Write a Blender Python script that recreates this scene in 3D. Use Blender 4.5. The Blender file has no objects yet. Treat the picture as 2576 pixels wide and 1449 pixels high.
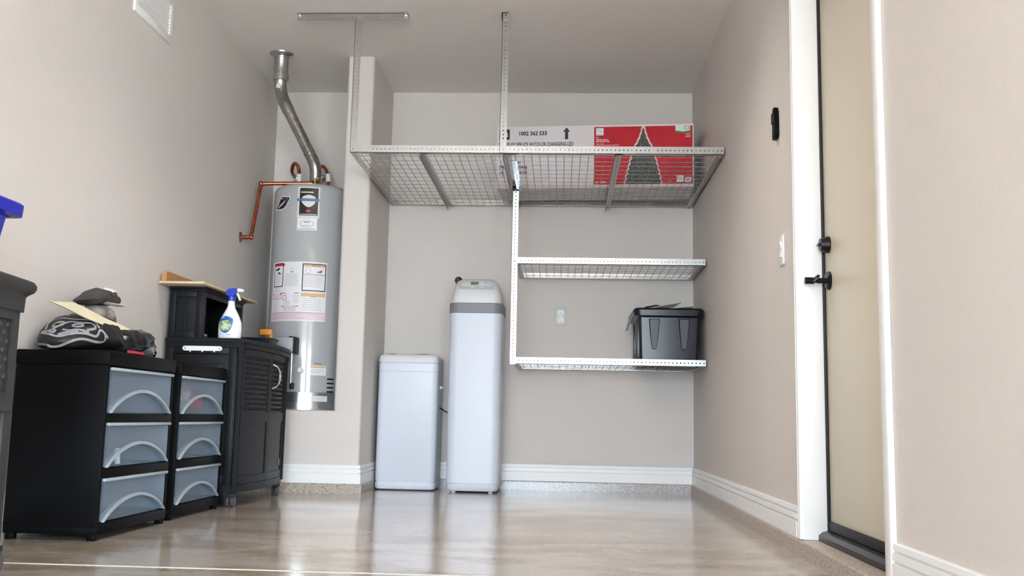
import bpy, bmesh, math, random
from mathutils import Vector, Matrix, noise
from mathutils.bvhtree import BVHTree
random.seed(7)
C = bpy.context.scene.collection
PI = math.pi
H = 2.74

# ------------------------------------------------------------------ camera, sky, lights, exposure
cam_data = bpy.data.cameras.new('camera')
cam_data.sensor_width = 36.0
cam_data.lens = 2474.77 * 36.0 / 2576.0
cam = bpy.data.objects.new('camera', cam_data)
C.objects.link(cam)
_r = Vector((0.99854322, 0.05010197, 0.02003078))
_u = Vector((-0.0132715, -0.1317743, 0.9911909))
_f = Vector((-0.05230016, 0.99001279, 0.13091741))
_m = Matrix((_r, _u, -_f)).transposed().to_4x4()
_m.translation = Vector((-0.87875, -6.67809, 0.47211))
cam.matrix_world = _m
cam_data.clip_start = 0.05
bpy.context.scene.camera = cam

world = bpy.data.worlds.new('sky')
bpy.context.scene.world = world
world.use_nodes = True
_bg = world.node_tree.nodes['Background']
_bg.inputs['Color'].default_value = (0.70, 0.86, 1.0, 1)
_bg.inputs['Strength'].default_value = 27.5
_sd = bpy.data.lights.new('sun', 'SUN'); _sd.energy = 50; _sd.angle = math.radians(0.6); _sd.color = (1.0, 0.96, 0.92)
_so = bpy.data.objects.new('sun', _sd); C.objects.link(_so); _so.location = (0, -14, 12)
_so.rotation_euler = (math.radians(46), 0, math.radians(-14))

def area(name, loc, rot, sx, sy, power, color, portal=False, spread=180):
    d = bpy.data.lights.new(name, 'AREA')
    d.shape = 'RECTANGLE'; d.size = sx; d.size_y = sy
    d.energy = power; d.color = color
    d.spread = math.radians(spread)
    if portal:
        d.cycles.is_portal = True
    o = bpy.data.objects.new(name, d)
    o.location = loc; o.rotation_euler = rot
    C.objects.link(o)
    return o
# openings of the two garage doors behind the camera let the sky in
area('portal_single_door', (-1.4, -11.0, 1.07), (PI/2, 0, 0), 2.4, 2.13, 1, (1, 1, 1), True)
area('portal_double_door', (3.4, -11.0, 1.07), (PI/2, 0, 0), 4.8, 2.13, 1, (1, 1, 1), True)
# long shop light under the ceiling, then an added fill lamp
area('shop_and_fill_lamp', (-1.4, -4.1, 2.655), (0, 0, 0), 1.25, 0.09, 5, (1.0, 0.86, 0.68))
area('shop_and_fill_lamp', (-1.25, -2.5, 2.655), (0, 0, 0), 1.25, 0.09, 15, (1.0, 0.93, 0.86), False, 120)  # added fill aimed down so the floor bounce brightens the ceiling

vs = bpy.context.scene.view_settings
vs.view_transform = 'Standard'
try: vs.look = 'None'
except Exception: pass
vs.exposure = 0.1
vs.gamma = 1.0
vs.use_curve_mapping = False

# ------------------------------------------------------------------ materials
def lin(c):
    return tuple((x/12.92 if x <= 0.04045 else ((x+0.055)/1.055)**2.4) for x in [v/255.0 for v in c])
def mat(name, rgb, rough=0.5, metal=0.0, var=0.0, vscale=8.0, bump=0.0, bscale=60.0, coat=0.0, spec=0.5, rvar=0.0, alpha=1.0, stretch=None, rgb2=None):
    m = bpy.data.materials.new(name); m.use_nodes = True
    nt = m.node_tree; b = nt.nodes['Principled BSDF']
    col = lin(rgb)
    b.inputs['Base Color'].default_value = (*col, 1)
    b.inputs['Roughness'].default_value = rough
    b.inputs['Metallic'].default_value = metal
    b.inputs['Specular IOR Level'].default_value = spec
    b.inputs['Coat Weight'].default_value = coat
    b.inputs['Coat Roughness'].default_value = 0.08
    b.inputs['Alpha'].default_value = alpha
    tc = nt.nodes.new('ShaderNodeTexCoord')
    src = tc.outputs['Object']
    if stretch:
        mp = nt.nodes.new('ShaderNodeMapping'); mp.inputs['Scale'].default_value = stretch
        nt.links.new(src, mp.inputs['Vector']); src = mp.outputs['Vector']
    if var > 0 or rgb2:
        n = nt.nodes.new('ShaderNodeTexNoise'); n.inputs['Scale'].default_value = vscale; n.inputs['Detail'].default_value = 6
        nt.links.new(src, n.inputs['Vector'])
        r = nt.nodes.new('ShaderNodeValToRGB')
        r.color_ramp.elements[0].position = 0.32; r.color_ramp.elements[1].position = 0.68
        if rgb2:
            r.color_ramp.elements[0].color = (*lin(rgb2), 1); r.color_ramp.elements[1].color = (*col, 1)
        else:
            r.color_ramp.elements[0].color = (*[max(0, c*(1-var)) for c in col], 1)
            r.color_ramp.elements[1].color = (*[min(1, c*(1+var)) for c in col], 1)
        nt.links.new(n.outputs['Fac'], r.inputs['Fac'])
        nt.links.new(r.outputs['Color'], b.inputs['Base Color'])
        if rvar > 0:
            mr = nt.nodes.new('ShaderNodeMapRange')
            mr.inputs['From Min'].default_value = 0.3; mr.inputs['From Max'].default_value = 0.7
            mr.inputs['To Min'].default_value = max(0.02, rough-rvar); mr.inputs['To Max'].default_value = rough+rvar
            nt.links.new(n.outputs['Fac'], mr.inputs['Value']); nt.links.new(mr.outputs['Result'], b.inputs['Roughness'])
    if bump > 0:
        n2 = nt.nodes.new('ShaderNodeTexNoise'); n2.inputs['Scale'].default_value = bscale; n2.inputs['Detail'].default_value = 3
        nt.links.new(src, n2.inputs['Vector'])
        bp = nt.nodes.new('ShaderNodeBump'); bp.inputs['Strength'].default_value = bump; bp.inputs['Distance'].default_value = 0.004
        nt.links.new(n2.outputs['Fac'], bp.inputs['Height']); nt.links.new(bp.outputs['Normal'], b.inputs['Normal'])
    return m

M = {}
M['wall'] = mat('painted drywall', (214, 206, 200), 0.6, var=0.012, vscale=2.0, bump=0.25, bscale=45)
M['ceil'] = mat('painted ceiling', (234, 229, 225), 0.75, var=0.01, vscale=2.0, bump=0.25, bscale=45)
M['trim'] = mat('white trim paint', (240, 238, 236), 0.35, var=0.01)
M['door'] = mat('cream door paint', (219, 209, 189), 0.4, var=0.01, vscale=3)
M['black_metal'] = mat('oil rubbed bronze', (22, 22, 26), 0.35, metal=0.6, var=0.1)
M['rubber'] = mat('black rubber', (22, 21, 23), 0.6, var=0.1)
M['galv'] = mat('galvanised steel', (176, 175, 174), 0.3, metal=1.0, var=0.03, vscale=40)
M['wire'] = mat('zinc wire', (150, 147, 143), 0.4, metal=0.9, var=0.03)
M['galv_new'] = mat('bright zinc steel', (190, 200, 210), 0.28, metal=1.0, var=0.12, vscale=30, rvar=0.06)
M['duct'] = mat('aluminium duct', (188, 187, 186), 0.28, metal=1.0, var=0.04, vscale=14, rvar=0.04, bump=0.03, bscale=12)
M['copper'] = mat('copper pipe', (176, 96, 70), 0.32, metal=1.0, var=0.18, vscale=25, rvar=0.08)
M['chrome'] = mat('chrome', (215, 215, 215), 0.12, metal=1.0, var=0.03)
M['brass'] = mat('brass', (170, 140, 80), 0.3, metal=1.0, var=0.1)
M['heater'] = mat('grey heater enamel', (172, 173, 175), 0.25, var=0.02, vscale=3, coat=0.9)
M['silver'] = mat('silver skirt', (205, 207, 210), 0.22, metal=0.9, var=0.04)
M['softener'] = mat('white moulded plastic', (216, 221, 232), 0.38, var=0.008, vscale=3)
M['softener_lid'] = mat('white lid plastic', (220, 219, 219), 0.4, var=0.008, vscale=3)
M['softener_panel'] = mat('grey control panel', (196, 200, 200), 0.4, var=0.01)
M['band'] = mat('grey plastic band', (122, 122, 130), 0.45, var=0.03)
M['lcd'] = mat('display glass', (120, 124, 108), 0.15, var=0.05)
M['dark'] = mat('dark ink', (28, 26, 27), 0.5, var=0.1)
M['black_plastic'] = mat('black moulded plastic', (6, 6, 7), 0.5, var=0.1, bump=0.05, bscale=90, spec=0.1)
M['resin'] = mat('charcoal resin', (22, 22, 25), 0.45, var=0.08, vscale=6, bump=0.08, bscale=80, spec=0.22)
M['resin_gray'] = mat('weathered grey resin', (44, 44, 44), 0.55, var=0.1, vscale=6, bump=0.08, bscale=80)
M['caster'] = mat('caster grey', (70, 70, 74), 0.45, var=0.08)
M['caster_light'] = mat('grey valve paint', (158, 160, 164), 0.4, var=0.03)
M['tote'] = mat('black tote plastic', (17, 20, 31), 0.32, var=0.1, vscale=5)
M['bluebin'] = mat('blue bin plastic', (20, 32, 170), 0.35, var=0.06, vscale=4)
M['rimwhite'] = mat('clear drawer lip', (158, 168, 172), 0.35, var=0.03)
M['white'] = mat('white plastic', (236, 236, 236), 0.35, var=0.01)
M['paper'] = mat('white print', (234, 230, 232), 0.45, var=0.01)
M['paper_pink'] = mat('pale pink print', (228, 206, 210), 0.45, var=0.01)
M['inkgray'] = mat('grey print', (172, 170, 176), 0.5, var=0.02)
M['inkmid'] = mat('mid grey print', (120, 118, 122), 0.5, var=0.02)
M['inkred'] = mat('red print', (196, 44, 72), 0.5, var=0.03)
M['inkorange'] = mat('tan orange print', (216, 178, 128), 0.5, var=0.03)
M['badge_black'] = mat('badge black', (34, 29, 28), 0.15, var=0.05)
M['badge_blue'] = mat('badge blue', (86, 112, 150), 0.3, var=0.1)
M['navy'] = mat('navy print', (52, 66, 110), 0.35, var=0.1)
M['silverprint'] = mat('silver print', (212, 214, 212), 0.3, var=0.05)
M['box_white'] = mat('white cardboard', (222, 214, 216), 0.55, var=0.012, vscale=4)
M['box_red'] = mat('glossy red print', (182, 12, 34), 0.35, spec=0.3, var=0.10, vscale=7)
M['treegreen'] = mat('printed foliage', (82, 84, 78), 0.5, rgb2=(24, 28, 25), vscale=70)
M['glow'] = mat('pale pink print edge', (236, 186, 182), 0.5, var=0.05, vscale=40)
M['green'] = mat('green print', (30, 128, 84), 0.5, var=0.05)
M['palegreen'] = mat('pale green print', (216, 226, 212), 0.5, var=0.02)
M['wood'] = mat('brown board', (172, 122, 76), 0.6, var=0.12, vscale=10, stretch=(1, 12, 12))
M['woodpale'] = mat('pale pine edge', (204, 182, 150), 0.6, var=0.1, vscale=12, stretch=(12, 2, 12))
M['orange'] = mat('orange plastic', (222, 140, 32), 0.4, var=0.06)
M['bag'] = mat('black nylon', (20, 19, 20), 0.5, var=0.15, vscale=12, bump=0.2, bscale=30)
M['bagline'] = mat('grey white print', (150, 150, 154), 0.6, var=0.06, vscale=30)
M['glove'] = mat('dark grey cloth', (62, 56, 54), 0.75, var=0.25, vscale=14, bump=0.4, bscale=80)
M['glovewhite'] = mat('pale grey cloth', (168, 158, 148), 0.8, rgb2=(98, 90, 84), vscale=16, bump=0.3, bscale=60)
M['strip'] = mat('cream paper strip', (222, 212, 182), 0.6, var=0.04, vscale=10)
M['polybag'] = mat('black polythene', (22, 22, 24), 0.16, var=0.2, vscale=8, bump=0.5, bscale=18)
M['polyprint'] = mat('white print on polythene', (170, 170, 172), 0.3, rgb2=(40, 40, 42), vscale=50)
M['redcloth'] = mat('red plastic', (176, 40, 66), 0.5, var=0.08)
M['bottle'] = mat('white bottle plastic', (232, 233, 240), 0.25, var=0.01)
M['trigger'] = mat('blue trigger plastic', (26, 52, 172), 0.3, var=0.05)
M['labelblue'] = mat('blue label', (46, 116, 184), 0.3, rgb2=(26, 70, 150), vscale=30)
M['labelmix'] = mat('green yellow label', (222, 214, 130), 0.3, rgb2=(70, 138, 84), vscale=60)
M['labelpale'] = mat('pale label centre', (170, 204, 232), 0.3, rgb2=(232, 226, 180), vscale=60)
M['cord'] = mat('black cord', (16, 16, 18), 0.4, var=0.1)
M['joint'] = mat('pale joint filler', (206, 198, 184), 0.5, var=0.05)

def floor_material():
    m = bpy.data.materials.new('glossy epoxy floor'); m.use_nodes = True
    nt = m.node_tree; b = nt.nodes['Principled BSDF']
    tc = nt.nodes.new('ShaderNodeTexCoord')
    mp = nt.nodes.new('ShaderNodeMapping'); mp.inputs['Scale'].default_value = (0.8, 1.3, 1.0)
    nt.links.new(tc.outputs['Object'], mp.inputs['Vector'])
    n1 = nt.nodes.new('ShaderNodeTexNoise'); n1.inputs['Scale'].default_value = 3.2; n1.inputs['Detail'].default_value = 7
    n1.inputs['Roughness'].default_value = 0.6
    n2 = nt.nodes.new('ShaderNodeTexNoise'); n2.inputs['Scale'].default_value = 160; n2.inputs['Detail'].default_value = 2
    nt.links.new(mp.outputs['Vector'], n1.inputs['Vector']); nt.links.new(tc.outputs['Object'], n2.inputs['Vector'])
    r1 = nt.nodes.new('ShaderNodeValToRGB')
    e = r1.color_ramp.elements
    e[0].position = 0.36; e[0].color = (*lin((164, 146, 124)), 1)
    e[1].position = 0.56; e[1].color = (*lin((198, 188, 179)), 1)
    nt.links.new(n1.outputs['Fac'], r1.inputs['Fac'])
    r2 = nt.nodes.new('ShaderNodeValToRGB')
    r2.color_ramp.elements[0].position = 0.36; r2.color_ramp.elements[0].color = (0.86, 0.86, 0.86, 1)
    r2.color_ramp.elements[1].position = 0.62; r2.color_ramp.elements[1].color = (1.08, 1.08, 1.08, 1)
    nt.links.new(n2.outputs['Fac'], r2.inputs['Fac'])
    mx = nt.nodes.new('ShaderNodeMix'); mx.data_type = 'RGBA'; mx.blend_type = 'MULTIPLY'; mx.inputs['Factor'].default_value = 1
    nt.links.new(r1.outputs['Color'], mx.inputs['A']); nt.links.new(r2.outputs['Color'], mx.inputs['B'])
    nt.links.new(mx.outputs['Result'], b.inputs['Base Color'])
    mr = nt.nodes.new('ShaderNodeMapRange'); mr.inputs['From Min'].default_value = 0.3; mr.inputs['From Max'].default_value = 0.7
    mr.inputs['To Min'].default_value = 0.18; mr.inputs['To Max'].default_value = 0.10
    nt.links.new(n1.outputs['Fac'], mr.inputs['Value']); nt.links.new(mr.outputs['Result'], b.inputs['Roughness'])
    b.inputs['Specular IOR Level'].default_value = 0.5
    b.inputs['Coat Weight'].default_value = 0.35; b.inputs['Coat Roughness'].default_value = 0.12
    bp = nt.nodes.new('ShaderNodeBump'); bp.inputs['Strength'].default_value = 0.03; bp.inputs['Distance'].default_value = 0.002
    n3 = nt.nodes.new('ShaderNodeTexNoise'); n3.inputs['Scale'].default_value = 14
    nt.links.new(tc.outputs['Object'], n3.inputs['Vector'])
    nt.links.new(n3.outputs['Fac'], bp.inputs['Height']); nt.links.new(bp.outputs['Normal'], b.inputs['Normal'])
    return m
M['floor'] = floor_material()

def flake_material(name, c1, c2, rough, scale, bump, flecks=False):
    m = bpy.data.materials.new(name); m.use_nodes = True
    nt = m.node_tree; b = nt.nodes['Principled BSDF']
    tc = nt.nodes.new('ShaderNodeTexCoord')
    v = nt.nodes.new('ShaderNodeTexVoronoi'); v.inputs['Scale'].default_value = scale
    nt.links.new(tc.outputs['Object'], v.inputs['Vector'])
    sp = nt.nodes.new('ShaderNodeSeparateColor'); nt.links.new(v.outputs['Color'], sp.inputs['Color'])
    r = nt.nodes.new('ShaderNodeValToRGB')
    r.color_ramp.elements[0].color = (*lin(c1), 1); r.color_ramp.elements[1].color = (*lin(c2), 1)
    nt.links.new(sp.outputs['Red'], r.inputs['Fac']); nt.links.new(r.outputs['Color'], b.inputs['Base Color'])
    if flecks:
        r.color_ramp.elements.new(0.06).color = (*lin((104, 94, 86)), 1); r.color_ramp.elements[0].color = (*lin((96, 86, 78)), 1); r.color_ramp.elements.new(0.09).color = (*lin(c1), 1)
    b.inputs['Roughness'].default_value = rough
    bp = nt.nodes.new('ShaderNodeBump'); bp.inputs['Strength'].default_value = bump; bp.inputs['Distance'].default_value = 0.004
    nt.links.new(sp.outputs['Green'], bp.inputs['Height']); nt.links.new(bp.outputs['Normal'], b.inputs['Normal'])
    return m
M['curb'] = flake_material('speckled epoxy curb', (166, 152, 140), (186, 173, 161), 0.4, 210, 0.15, True)
M['curb_flake'] = flake_material('flaked epoxy curb', (150, 144, 140), (206, 202, 202), 0.2, 170, 0.8)

def frosted_material():
    m = bpy.data.materials.new('frosted clear plastic'); m.use_nodes = True
    nt = m.node_tree; b = nt.nodes['Principled BSDF']; out = nt.nodes['Material Output']
    b.inputs['Base Color'].default_value = (*lin((176, 190, 206)), 1); b.inputs['Roughness'].default_value = 0.3
    t = nt.nodes.new('ShaderNodeBsdfTransparent'); t.inputs['Color'].default_value = (0.86, 0.92, 0.97, 1)
    n = nt.nodes.new('ShaderNodeTexNoise'); n.inputs['Scale'].default_value = 5
    tc = nt.nodes.new('ShaderNodeTexCoord'); nt.links.new(tc.outputs['Object'], n.inputs['Vector'])
    mr = nt.nodes.new('ShaderNodeMapRange'); mr.inputs['To Min'].default_value = 0.24; mr.inputs['To Max'].default_value = 0.38
    nt.links.new(n.outputs['Fac'], mr.inputs['Value'])
    mx = nt.nodes.new('ShaderNodeMixShader')
    nt.links.new(mr.outputs['Result'], mx.inputs['Fac'])
    nt.links.new(t.outputs['BSDF'], mx.inputs[1]); nt.links.new(b.outputs['BSDF'], mx.inputs[2])
    nt.links.new(mx.outputs['Shader'], out.inputs['Surface'])
    return m
M['frost'] = frosted_material()
def translucent_material(name, rgb):
    m = mat(name, rgb, 0.6, var=0.01); nt = m.node_tree
    t = nt.nodes.new('ShaderNodeBsdfTranslucent'); t.inputs['Color'].default_value = (*lin(rgb), 1)
    mx = nt.nodes.new('ShaderNodeMixShader'); mx.inputs['Fac'].default_value = 0.6
    nt.links.new(nt.nodes['Principled BSDF'].outputs['BSDF'], mx.inputs[1]); nt.links.new(t.outputs['BSDF'], mx.inputs[2])
    nt.links.new(mx.outputs['Shader'], nt.nodes['Material Output'].inputs['Surface'])
    return m
M['foam'] = translucent_material('thin white foam', (238, 238, 236))

# ------------------------------------------------------------------ mesh helpers
def B(): return bmesh.new()
def wloc(o):
    v = Vector((0, 0, 0))
    while o is not None:
        v = v + o.location; o = o.parent
    return v
def smooth_by_angle(me, deg=35):
    bm = bmesh.new(); bm.from_mesh(me)
    for f in bm.faces: f.smooth = True
    lim = math.radians(deg)
    for e in bm.edges:
        if len(e.link_faces) == 2:
            e.smooth = e.calc_face_angle(0) < lim
        else:
            e.smooth = True
    bm.to_mesh(me); bm.free()
def obj(name, bm, m, parent=None, smooth=35, origin=None):
    base = wloc(parent) if parent is not None else Vector((0, 0, 0))
    if origin is not None and parent is None:
        base = Vector(origin)
    bmesh.ops.translate(bm, verts=bm.verts[:], vec=-base)
    bmesh.ops.recalc_face_normals(bm, faces=bm.faces[:])
    me = bpy.data.meshes.new(name); bm.to_mesh(me); bm.free()
    if smooth: smooth_by_angle(me, smooth)
    me.materials.append(M[m] if isinstance(m, str) else m)
    o = bpy.data.objects.new(name, me); C.objects.link(o)
    if parent is not None: o.parent = parent
    elif origin is not None: o.location = base
    return o
def thing(name, label, cat, loc, group=None):
    o = bpy.data.objects.new(name, None); C.objects.link(o)
    o.location = loc; o.empty_display_size = 0.05
    o['label'] = label; o['category'] = cat
    if group: o['group'] = group
    return o
def tag(o, label, cat, group=None):
    o['label'] = label; o['category'] = cat
    if group: o['group'] = group
    return o
def struct(o, label=None):
    o['kind'] = 'structure'
    if label: o['label'] = label
    return o

def box(bm, x0, x1, y0, y1, z0, z1, bev=0.0, seg=2):
    t = bmesh.ops.create_cube(bm, size=1)
    vs_ = t['verts']
    for v in vs_:
        v.co = Vector(((x0+x1)/2 + v.co.x*(x1-x0), (y0+y1)/2 + v.co.y*(y1-y0), (z0+z1)/2 + v.co.z*(z1-z0)))
    if bev > 0:
        es = set()
        for v in vs_:
            for e in v.link_edges: es.add(e)
        bmesh.ops.bevel(bm, geom=list(es), offset=bev, segments=seg, affect='EDGES', profile=0.5)
def ring_faces(bm, a, b, closed=True):
    n = len(a)
    for i in range(n if closed else n-1):
        j = (i+1) % n
        try: bm.faces.new((a[i], a[j], b[j], b[i]))
        except ValueError: pass
def loft(bm, rings, cap0=True, cap1=True):
    R = [[bm.verts.new(p) for p in r] for r in rings]
    for a, b in zip(R, R[1:]): ring_faces(bm, a, b)
    if cap0: bm.faces.new(R[0])
    if cap1: bm.faces.new(R[-1])
    return R
def rrect(x0, x1, y0, y1, z, r, n=5):
    r = min(r, (x1-x0)/2-1e-4, (y1-y0)/2-1e-4)
    out = []
    for cx, cy, a0 in ((x1-r, y1-r, 0), (x0+r, y1-r, 90), (x0+r, y0+r, 180), (x1-r, y0+r, 270)):
        for k in range(n+1):
            a = math.radians(a0 + 90.0*k/n)
            out.append((cx+r*math.cos(a), cy+r*math.sin(a), z))
    return out
def circle(c, r, n=24, ax='z'):
    out = []
    for k in range(n):
        a = 2*PI*k/n; u, v = r*math.cos(a), r*math.sin(a)
        if ax == 'z': out.append((c[0]+u, c[1]+v, c[2]))
        elif ax == 'y': out.append((c[0]+u, c[1], c[2]+v))
        else: out.append((c[0], c[1]+u, c[2]+v))
    return out
def lathe(bm, c, prof, n=32, ax='z', cap0=True, cap1=True):
    rings = []
    for r, t in prof:
        r = max(r, 1e-4)
        p = (c[0], c[1], c[2]+t) if ax == 'z' else ((c[0], c[1]+t, c[2]) if ax == 'y' else (c[0]+t, c[1], c[2]))
        rings.append(circle(p, r, n, ax))
    loft(bm, rings, cap0, cap1)
def fillet(pts, r=0.03, n=5):
    P = [Vector(p) for p in pts]; out = [P[0]]
    for i in range(1, len(P)-1):
        a, b, c = P[i-1], P[i], P[i+1]
        d1 = (a-b); d2 = (c-b)
        k = min(r, d1.length*0.45, d2.length*0.45)
        p1 = b+d1.normalized()*k; p2 = b+d2.normalized()*k
        for j in range(n+1):
            t = j/n
            out.append((1-t)**2*p1 + 2*t*(1-t)*b + t*t*p2)
    out.append(P[-1]); return out
def tube(bm, pts, r, n=10, cap=True):
    P = [Vector(p) for p in pts]
    rad = r if isinstance(r, (list, tuple)) else [r]*len(P)
    rings = []; up = None
    for i, p in enumerate(P):
        t = (P[min(i+1, len(P)-1)] - P[max(i-1, 0)]).normalized()
        if up is None:
            up = Vector((0, 0, 1)) if abs(t.z) < 0.9 else Vector((1, 0, 0))
        s = t.cross(up).normalized(); up = s.cross(t).normalized()
        rings.append([p + rad[i]*(math.cos(2*PI*k/n)*s + math.sin(2*PI*k/n)*up) for k in range(n)])
    loft(bm, rings, cap, cap)
def prism(bm, poly, off):
    """extrude a planar polygon (3D points) by vector off"""
    off = Vector(off)
    a = [bm.verts.new(Vector(p)) for p in poly]; b = [bm.verts.new(Vector(p)+off) for p in poly]
    bm.faces.new(a); bm.faces.new(list(reversed(b))); ring_faces(bm, a, b)
def plate_holes(bm, o, u, v, L, w, t, pitch=0.0233, hr=0.0044, start=0.012, seg=8):
    """strip of length L along u, width w along v, thickness t along n, pierced by a row of round holes"""
    o = Vector(o); u = Vector(u); v = Vector(v); n = u.cross(v)
    cells = max(1, int(round((L)/pitch))); p = L/cells
    cm = w/2
    for side in (0, 1):
        oo = o + n*(t*side)
        cols = [[bm.verts.new(oo+u*(p*i)+v*0), bm.verts.new(oo+u*(p*i)+v*cm), bm.verts.new(oo+u*(p*i)+v*w)] for i in range(cells+1)]
        for i in range(cells):
            a, b = cols[i], cols[i+1]
            mb = bm.verts.new(oo+u*(p*(i+.5))); mt = bm.verts.new(oo+u*(p*(i+.5))+v*w)
            outer = [b[1], b[2], mt, a[2], a[1], a[0], mb, b[0]]
            cc = oo+u*(p*(i+.5))+v*cm
            inner = []
            for q in outer:
                d = (q.co-cc); a_ = math.atan2(d.dot(v), d.dot(u))
                a_ = round(a_/(PI/4))*(PI/4)
                inner.append(bm.verts.new(cc+u*(hr*math.cos(a_))+v*(hr*math.sin(a_))))
            for k in range(8):
                j = (k+1) % 8
                bm.faces.new((outer[k], outer[j], inner[j], inner[k]))
            if side == 0: cols[i].append(inner)
            else:
                i0 = first[i]
                for k in range(8):
                    j = (k+1) % 8
                    bm.faces.new((i0[k], i0[j], inner[j], inner[k]))
        if side == 0: first = [c[3] for c in cols[:-1]]; keep = cols
        else:
            for i in range(cells):
                for e in (0, 2):
                    bm.faces.new((keep[i][e], keep[i+1][e], cols[i+1][e], cols[i][e]))
def angle_bar(name, parent, o, u, v1, v2, L, w1, w2, m='galv', t=0.0022):
    """perforated L section: corner line from o along u; flanges along v1 and v2"""
    bm = B()
    plate_holes(bm, o, u, v1, L, w1, t if Vector(u).cross(Vector(v1)).dot(Vector(v2)) > 0 else -t)
    plate_holes(bm, o, u, v2, L, w2, t if Vector(u).cross(Vector(v2)).dot(Vector(v1)) > 0 else -t)
    me = bpy.data.meshes.new(name)
    base = wloc(parent)
    bmesh.ops.translate(bm, verts=bm.verts[:], vec=-base)
    bmesh.ops.recalc_face_normals(bm, faces=bm.faces[:])
    bm.to_mesh(me); bm.free(); me.materials.append(M[m])
    ob = bpy.data.objects.new(name, me); C.objects.link(ob); ob.parent = parent
    return ob
def pillow(bm, outline, xm, depth, ctr=None, rings=7, namp=0.006, nscale=14.0, flat_z=None, back=0.6):
    """soft body whose silhouette in the y,z plane is outline and which bulges along x"""
    n = len(outline)
    if ctr is None:
        ctr = (sum(p[0] for p in outline)/n, sum(p[1] for p in outline)/n)
    R = []
    for sgn in (1, -1):
        side = []
        for k in range(rings):
            s = 1-k/rings
            xo = depth*math.sqrt(max(0, 1-s*s))*(1 if sgn > 0 else back)
            ring = []
            for (y, z) in outline:
                p = Vector((xm+sgn*xo, ctr[0]+(y-ctr[0])*s, ctr[1]+(z-ctr[1])*s))
                q = noise.noise(p*nscale)*namp + noise.noise(p*nscale*2.7)*namp*0.5
                p = p+Vector((q*sgn, q*0.4, q*0.4))
                if flat_z is not None and p.z < flat_z: p.z = flat_z
                ring.append(p)
            side.append(ring)
        R.append(side)
    V0 = [[bm.verts.new(p) for p in r] for r in R[0]]
    V1 = [V0[0]] + [[bm.verts.new(p) for p in r] for r in R[1][1:]]
    for V, sg in ((V0, 1), (V1, -1)):
        for a, b in zip(V, V[1:]): ring_faces(bm, a, b)
        c = bm.verts.new((xm+sg*depth*(1 if sg > 0 else back), ctr[0], ctr[1]))
        for i in range(n): bm.faces.new((V[-1][i], V[-1][(i+1) % n], c))
def densify(poly, n=3, closed=True):
    out = []
    m = len(poly)
    for i in range(m if closed else m-1):
        a, b = Vector(poly[i]), Vector(poly[(i+1) % m])
        for k in range(n): out.append(tuple(a.lerp(b, k/n)))
    if not closed: out.append(tuple(poly[-1]))
    return out
def chaikin(poly, it=2, closed=True):
    P = [Vector(p) for p in poly]
    for _ in range(it):
        Q = []
        m = len(P)
        if not closed: Q.append(P[0])
        for i in range(m if closed else m-1):
            a, b = P[i], P[(i+1) % m]
            Q += [a.lerp(b, .25), a.lerp(b, .75)]
        if not closed: Q.append(P[-1])
        P = Q
    return [tuple(p) for p in P]
def bvh_of(o):
    bm = bmesh.new(); bm.from_mesh(o.data)
    bmesh.ops.translate(bm, verts=bm.verts[:], vec=wloc(o))
    t = BVHTree.FromBMesh(bm); bm.free(); return t
def drape_fan(bm, tree, ctr, outline, d, eps=0.0012, rings=4):
    """a filled shape dropped along direction d onto a surface"""
    d = Vector(d).normalized(); c = Vector(ctr); R = []
    def hit(p):
        q, nrm, i, ds = tree.ray_cast(Vector(p)-d*1.0, d)
        if q is None: return Vector(p)
        if nrm.dot(d) > 0: nrm = -nrm
        return q+nrm*eps
    for k in range(rings):
        s = 1-k/rings
        R.append([bm.verts.new(hit(c+(Vector(p)-c)*s)) for p in outline])
    for a, b in zip(R, R[1:]): ring_faces(bm, a, b)
    v = bm.verts.new(hit(c)); n = len(outline)
    for i in range(n): bm.faces.new((R[-1][i], R[-1][(i+1) % n], v))
def drape_line(bm, tree, pts, w, d, eps=0.0015):
    """a ribbon of width w dropped along d onto a surface; pts are 3D"""
    d = Vector(d).normalized(); P = [Vector(p) for p in pts]
    prev = None
    for i, p in enumerate(P):
        t = (P[min(i+1, len(P)-1)]-P[max(i-1, 0)]).normalized(); s = t.cross(d).normalized()*w/2
        row = []
        for q in (p-s, p+s):
            h, nrm, ix, ds = tree.ray_cast(q-d*1.0, d)
            if h is None: row = None; break
            if nrm.dot(d) > 0: nrm = -nrm
            row.append(h+nrm*eps)
        if row is None: prev = None; continue
        vv = [bm.verts.new(r) for r in row]
        if prev: bm.faces.new((prev[0], prev[1], vv[1], vv[0]))
        prev = vv
def text(name, s, size, m, parent, origin, right, up, align='LEFT', bold=0.0, sx=1.0):
    """flat lettering: glyph outlines turned into a thin mesh"""
    cu = bpy.data.curves.new(name, 'FONT'); cu.body = s; cu.size = size; cu.align_x = align; cu.offset = bold
    cu.extrude = 0.0004; cu.resolution_u = 2
    t = bpy.data.objects.new(name, cu); C.objects.link(t)
    bpy.context.view_layer.update()
    dg = bpy.context.evaluated_depsgraph_get()
    me = bpy.data.meshes.new_from_object(t.evaluated_get(dg))
    bpy.data.objects.remove(t); bpy.data.curves.remove(cu)
    r = Vector(right).normalized(); u = Vector(up).normalized(); n = r.cross(u)
    base = wloc(parent); o0 = Vector(origin)
    for v in me.vertices:
        v.co = o0 + r*(v.co.x*sx) + u*v.co.y + n*v.co.z - base
    me.materials.clear(); me.materials.append(M[m]); me.name = name
    o = bpy.data.objects.new(name, me); C.objects.link(o); o.parent = parent
    return o

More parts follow.
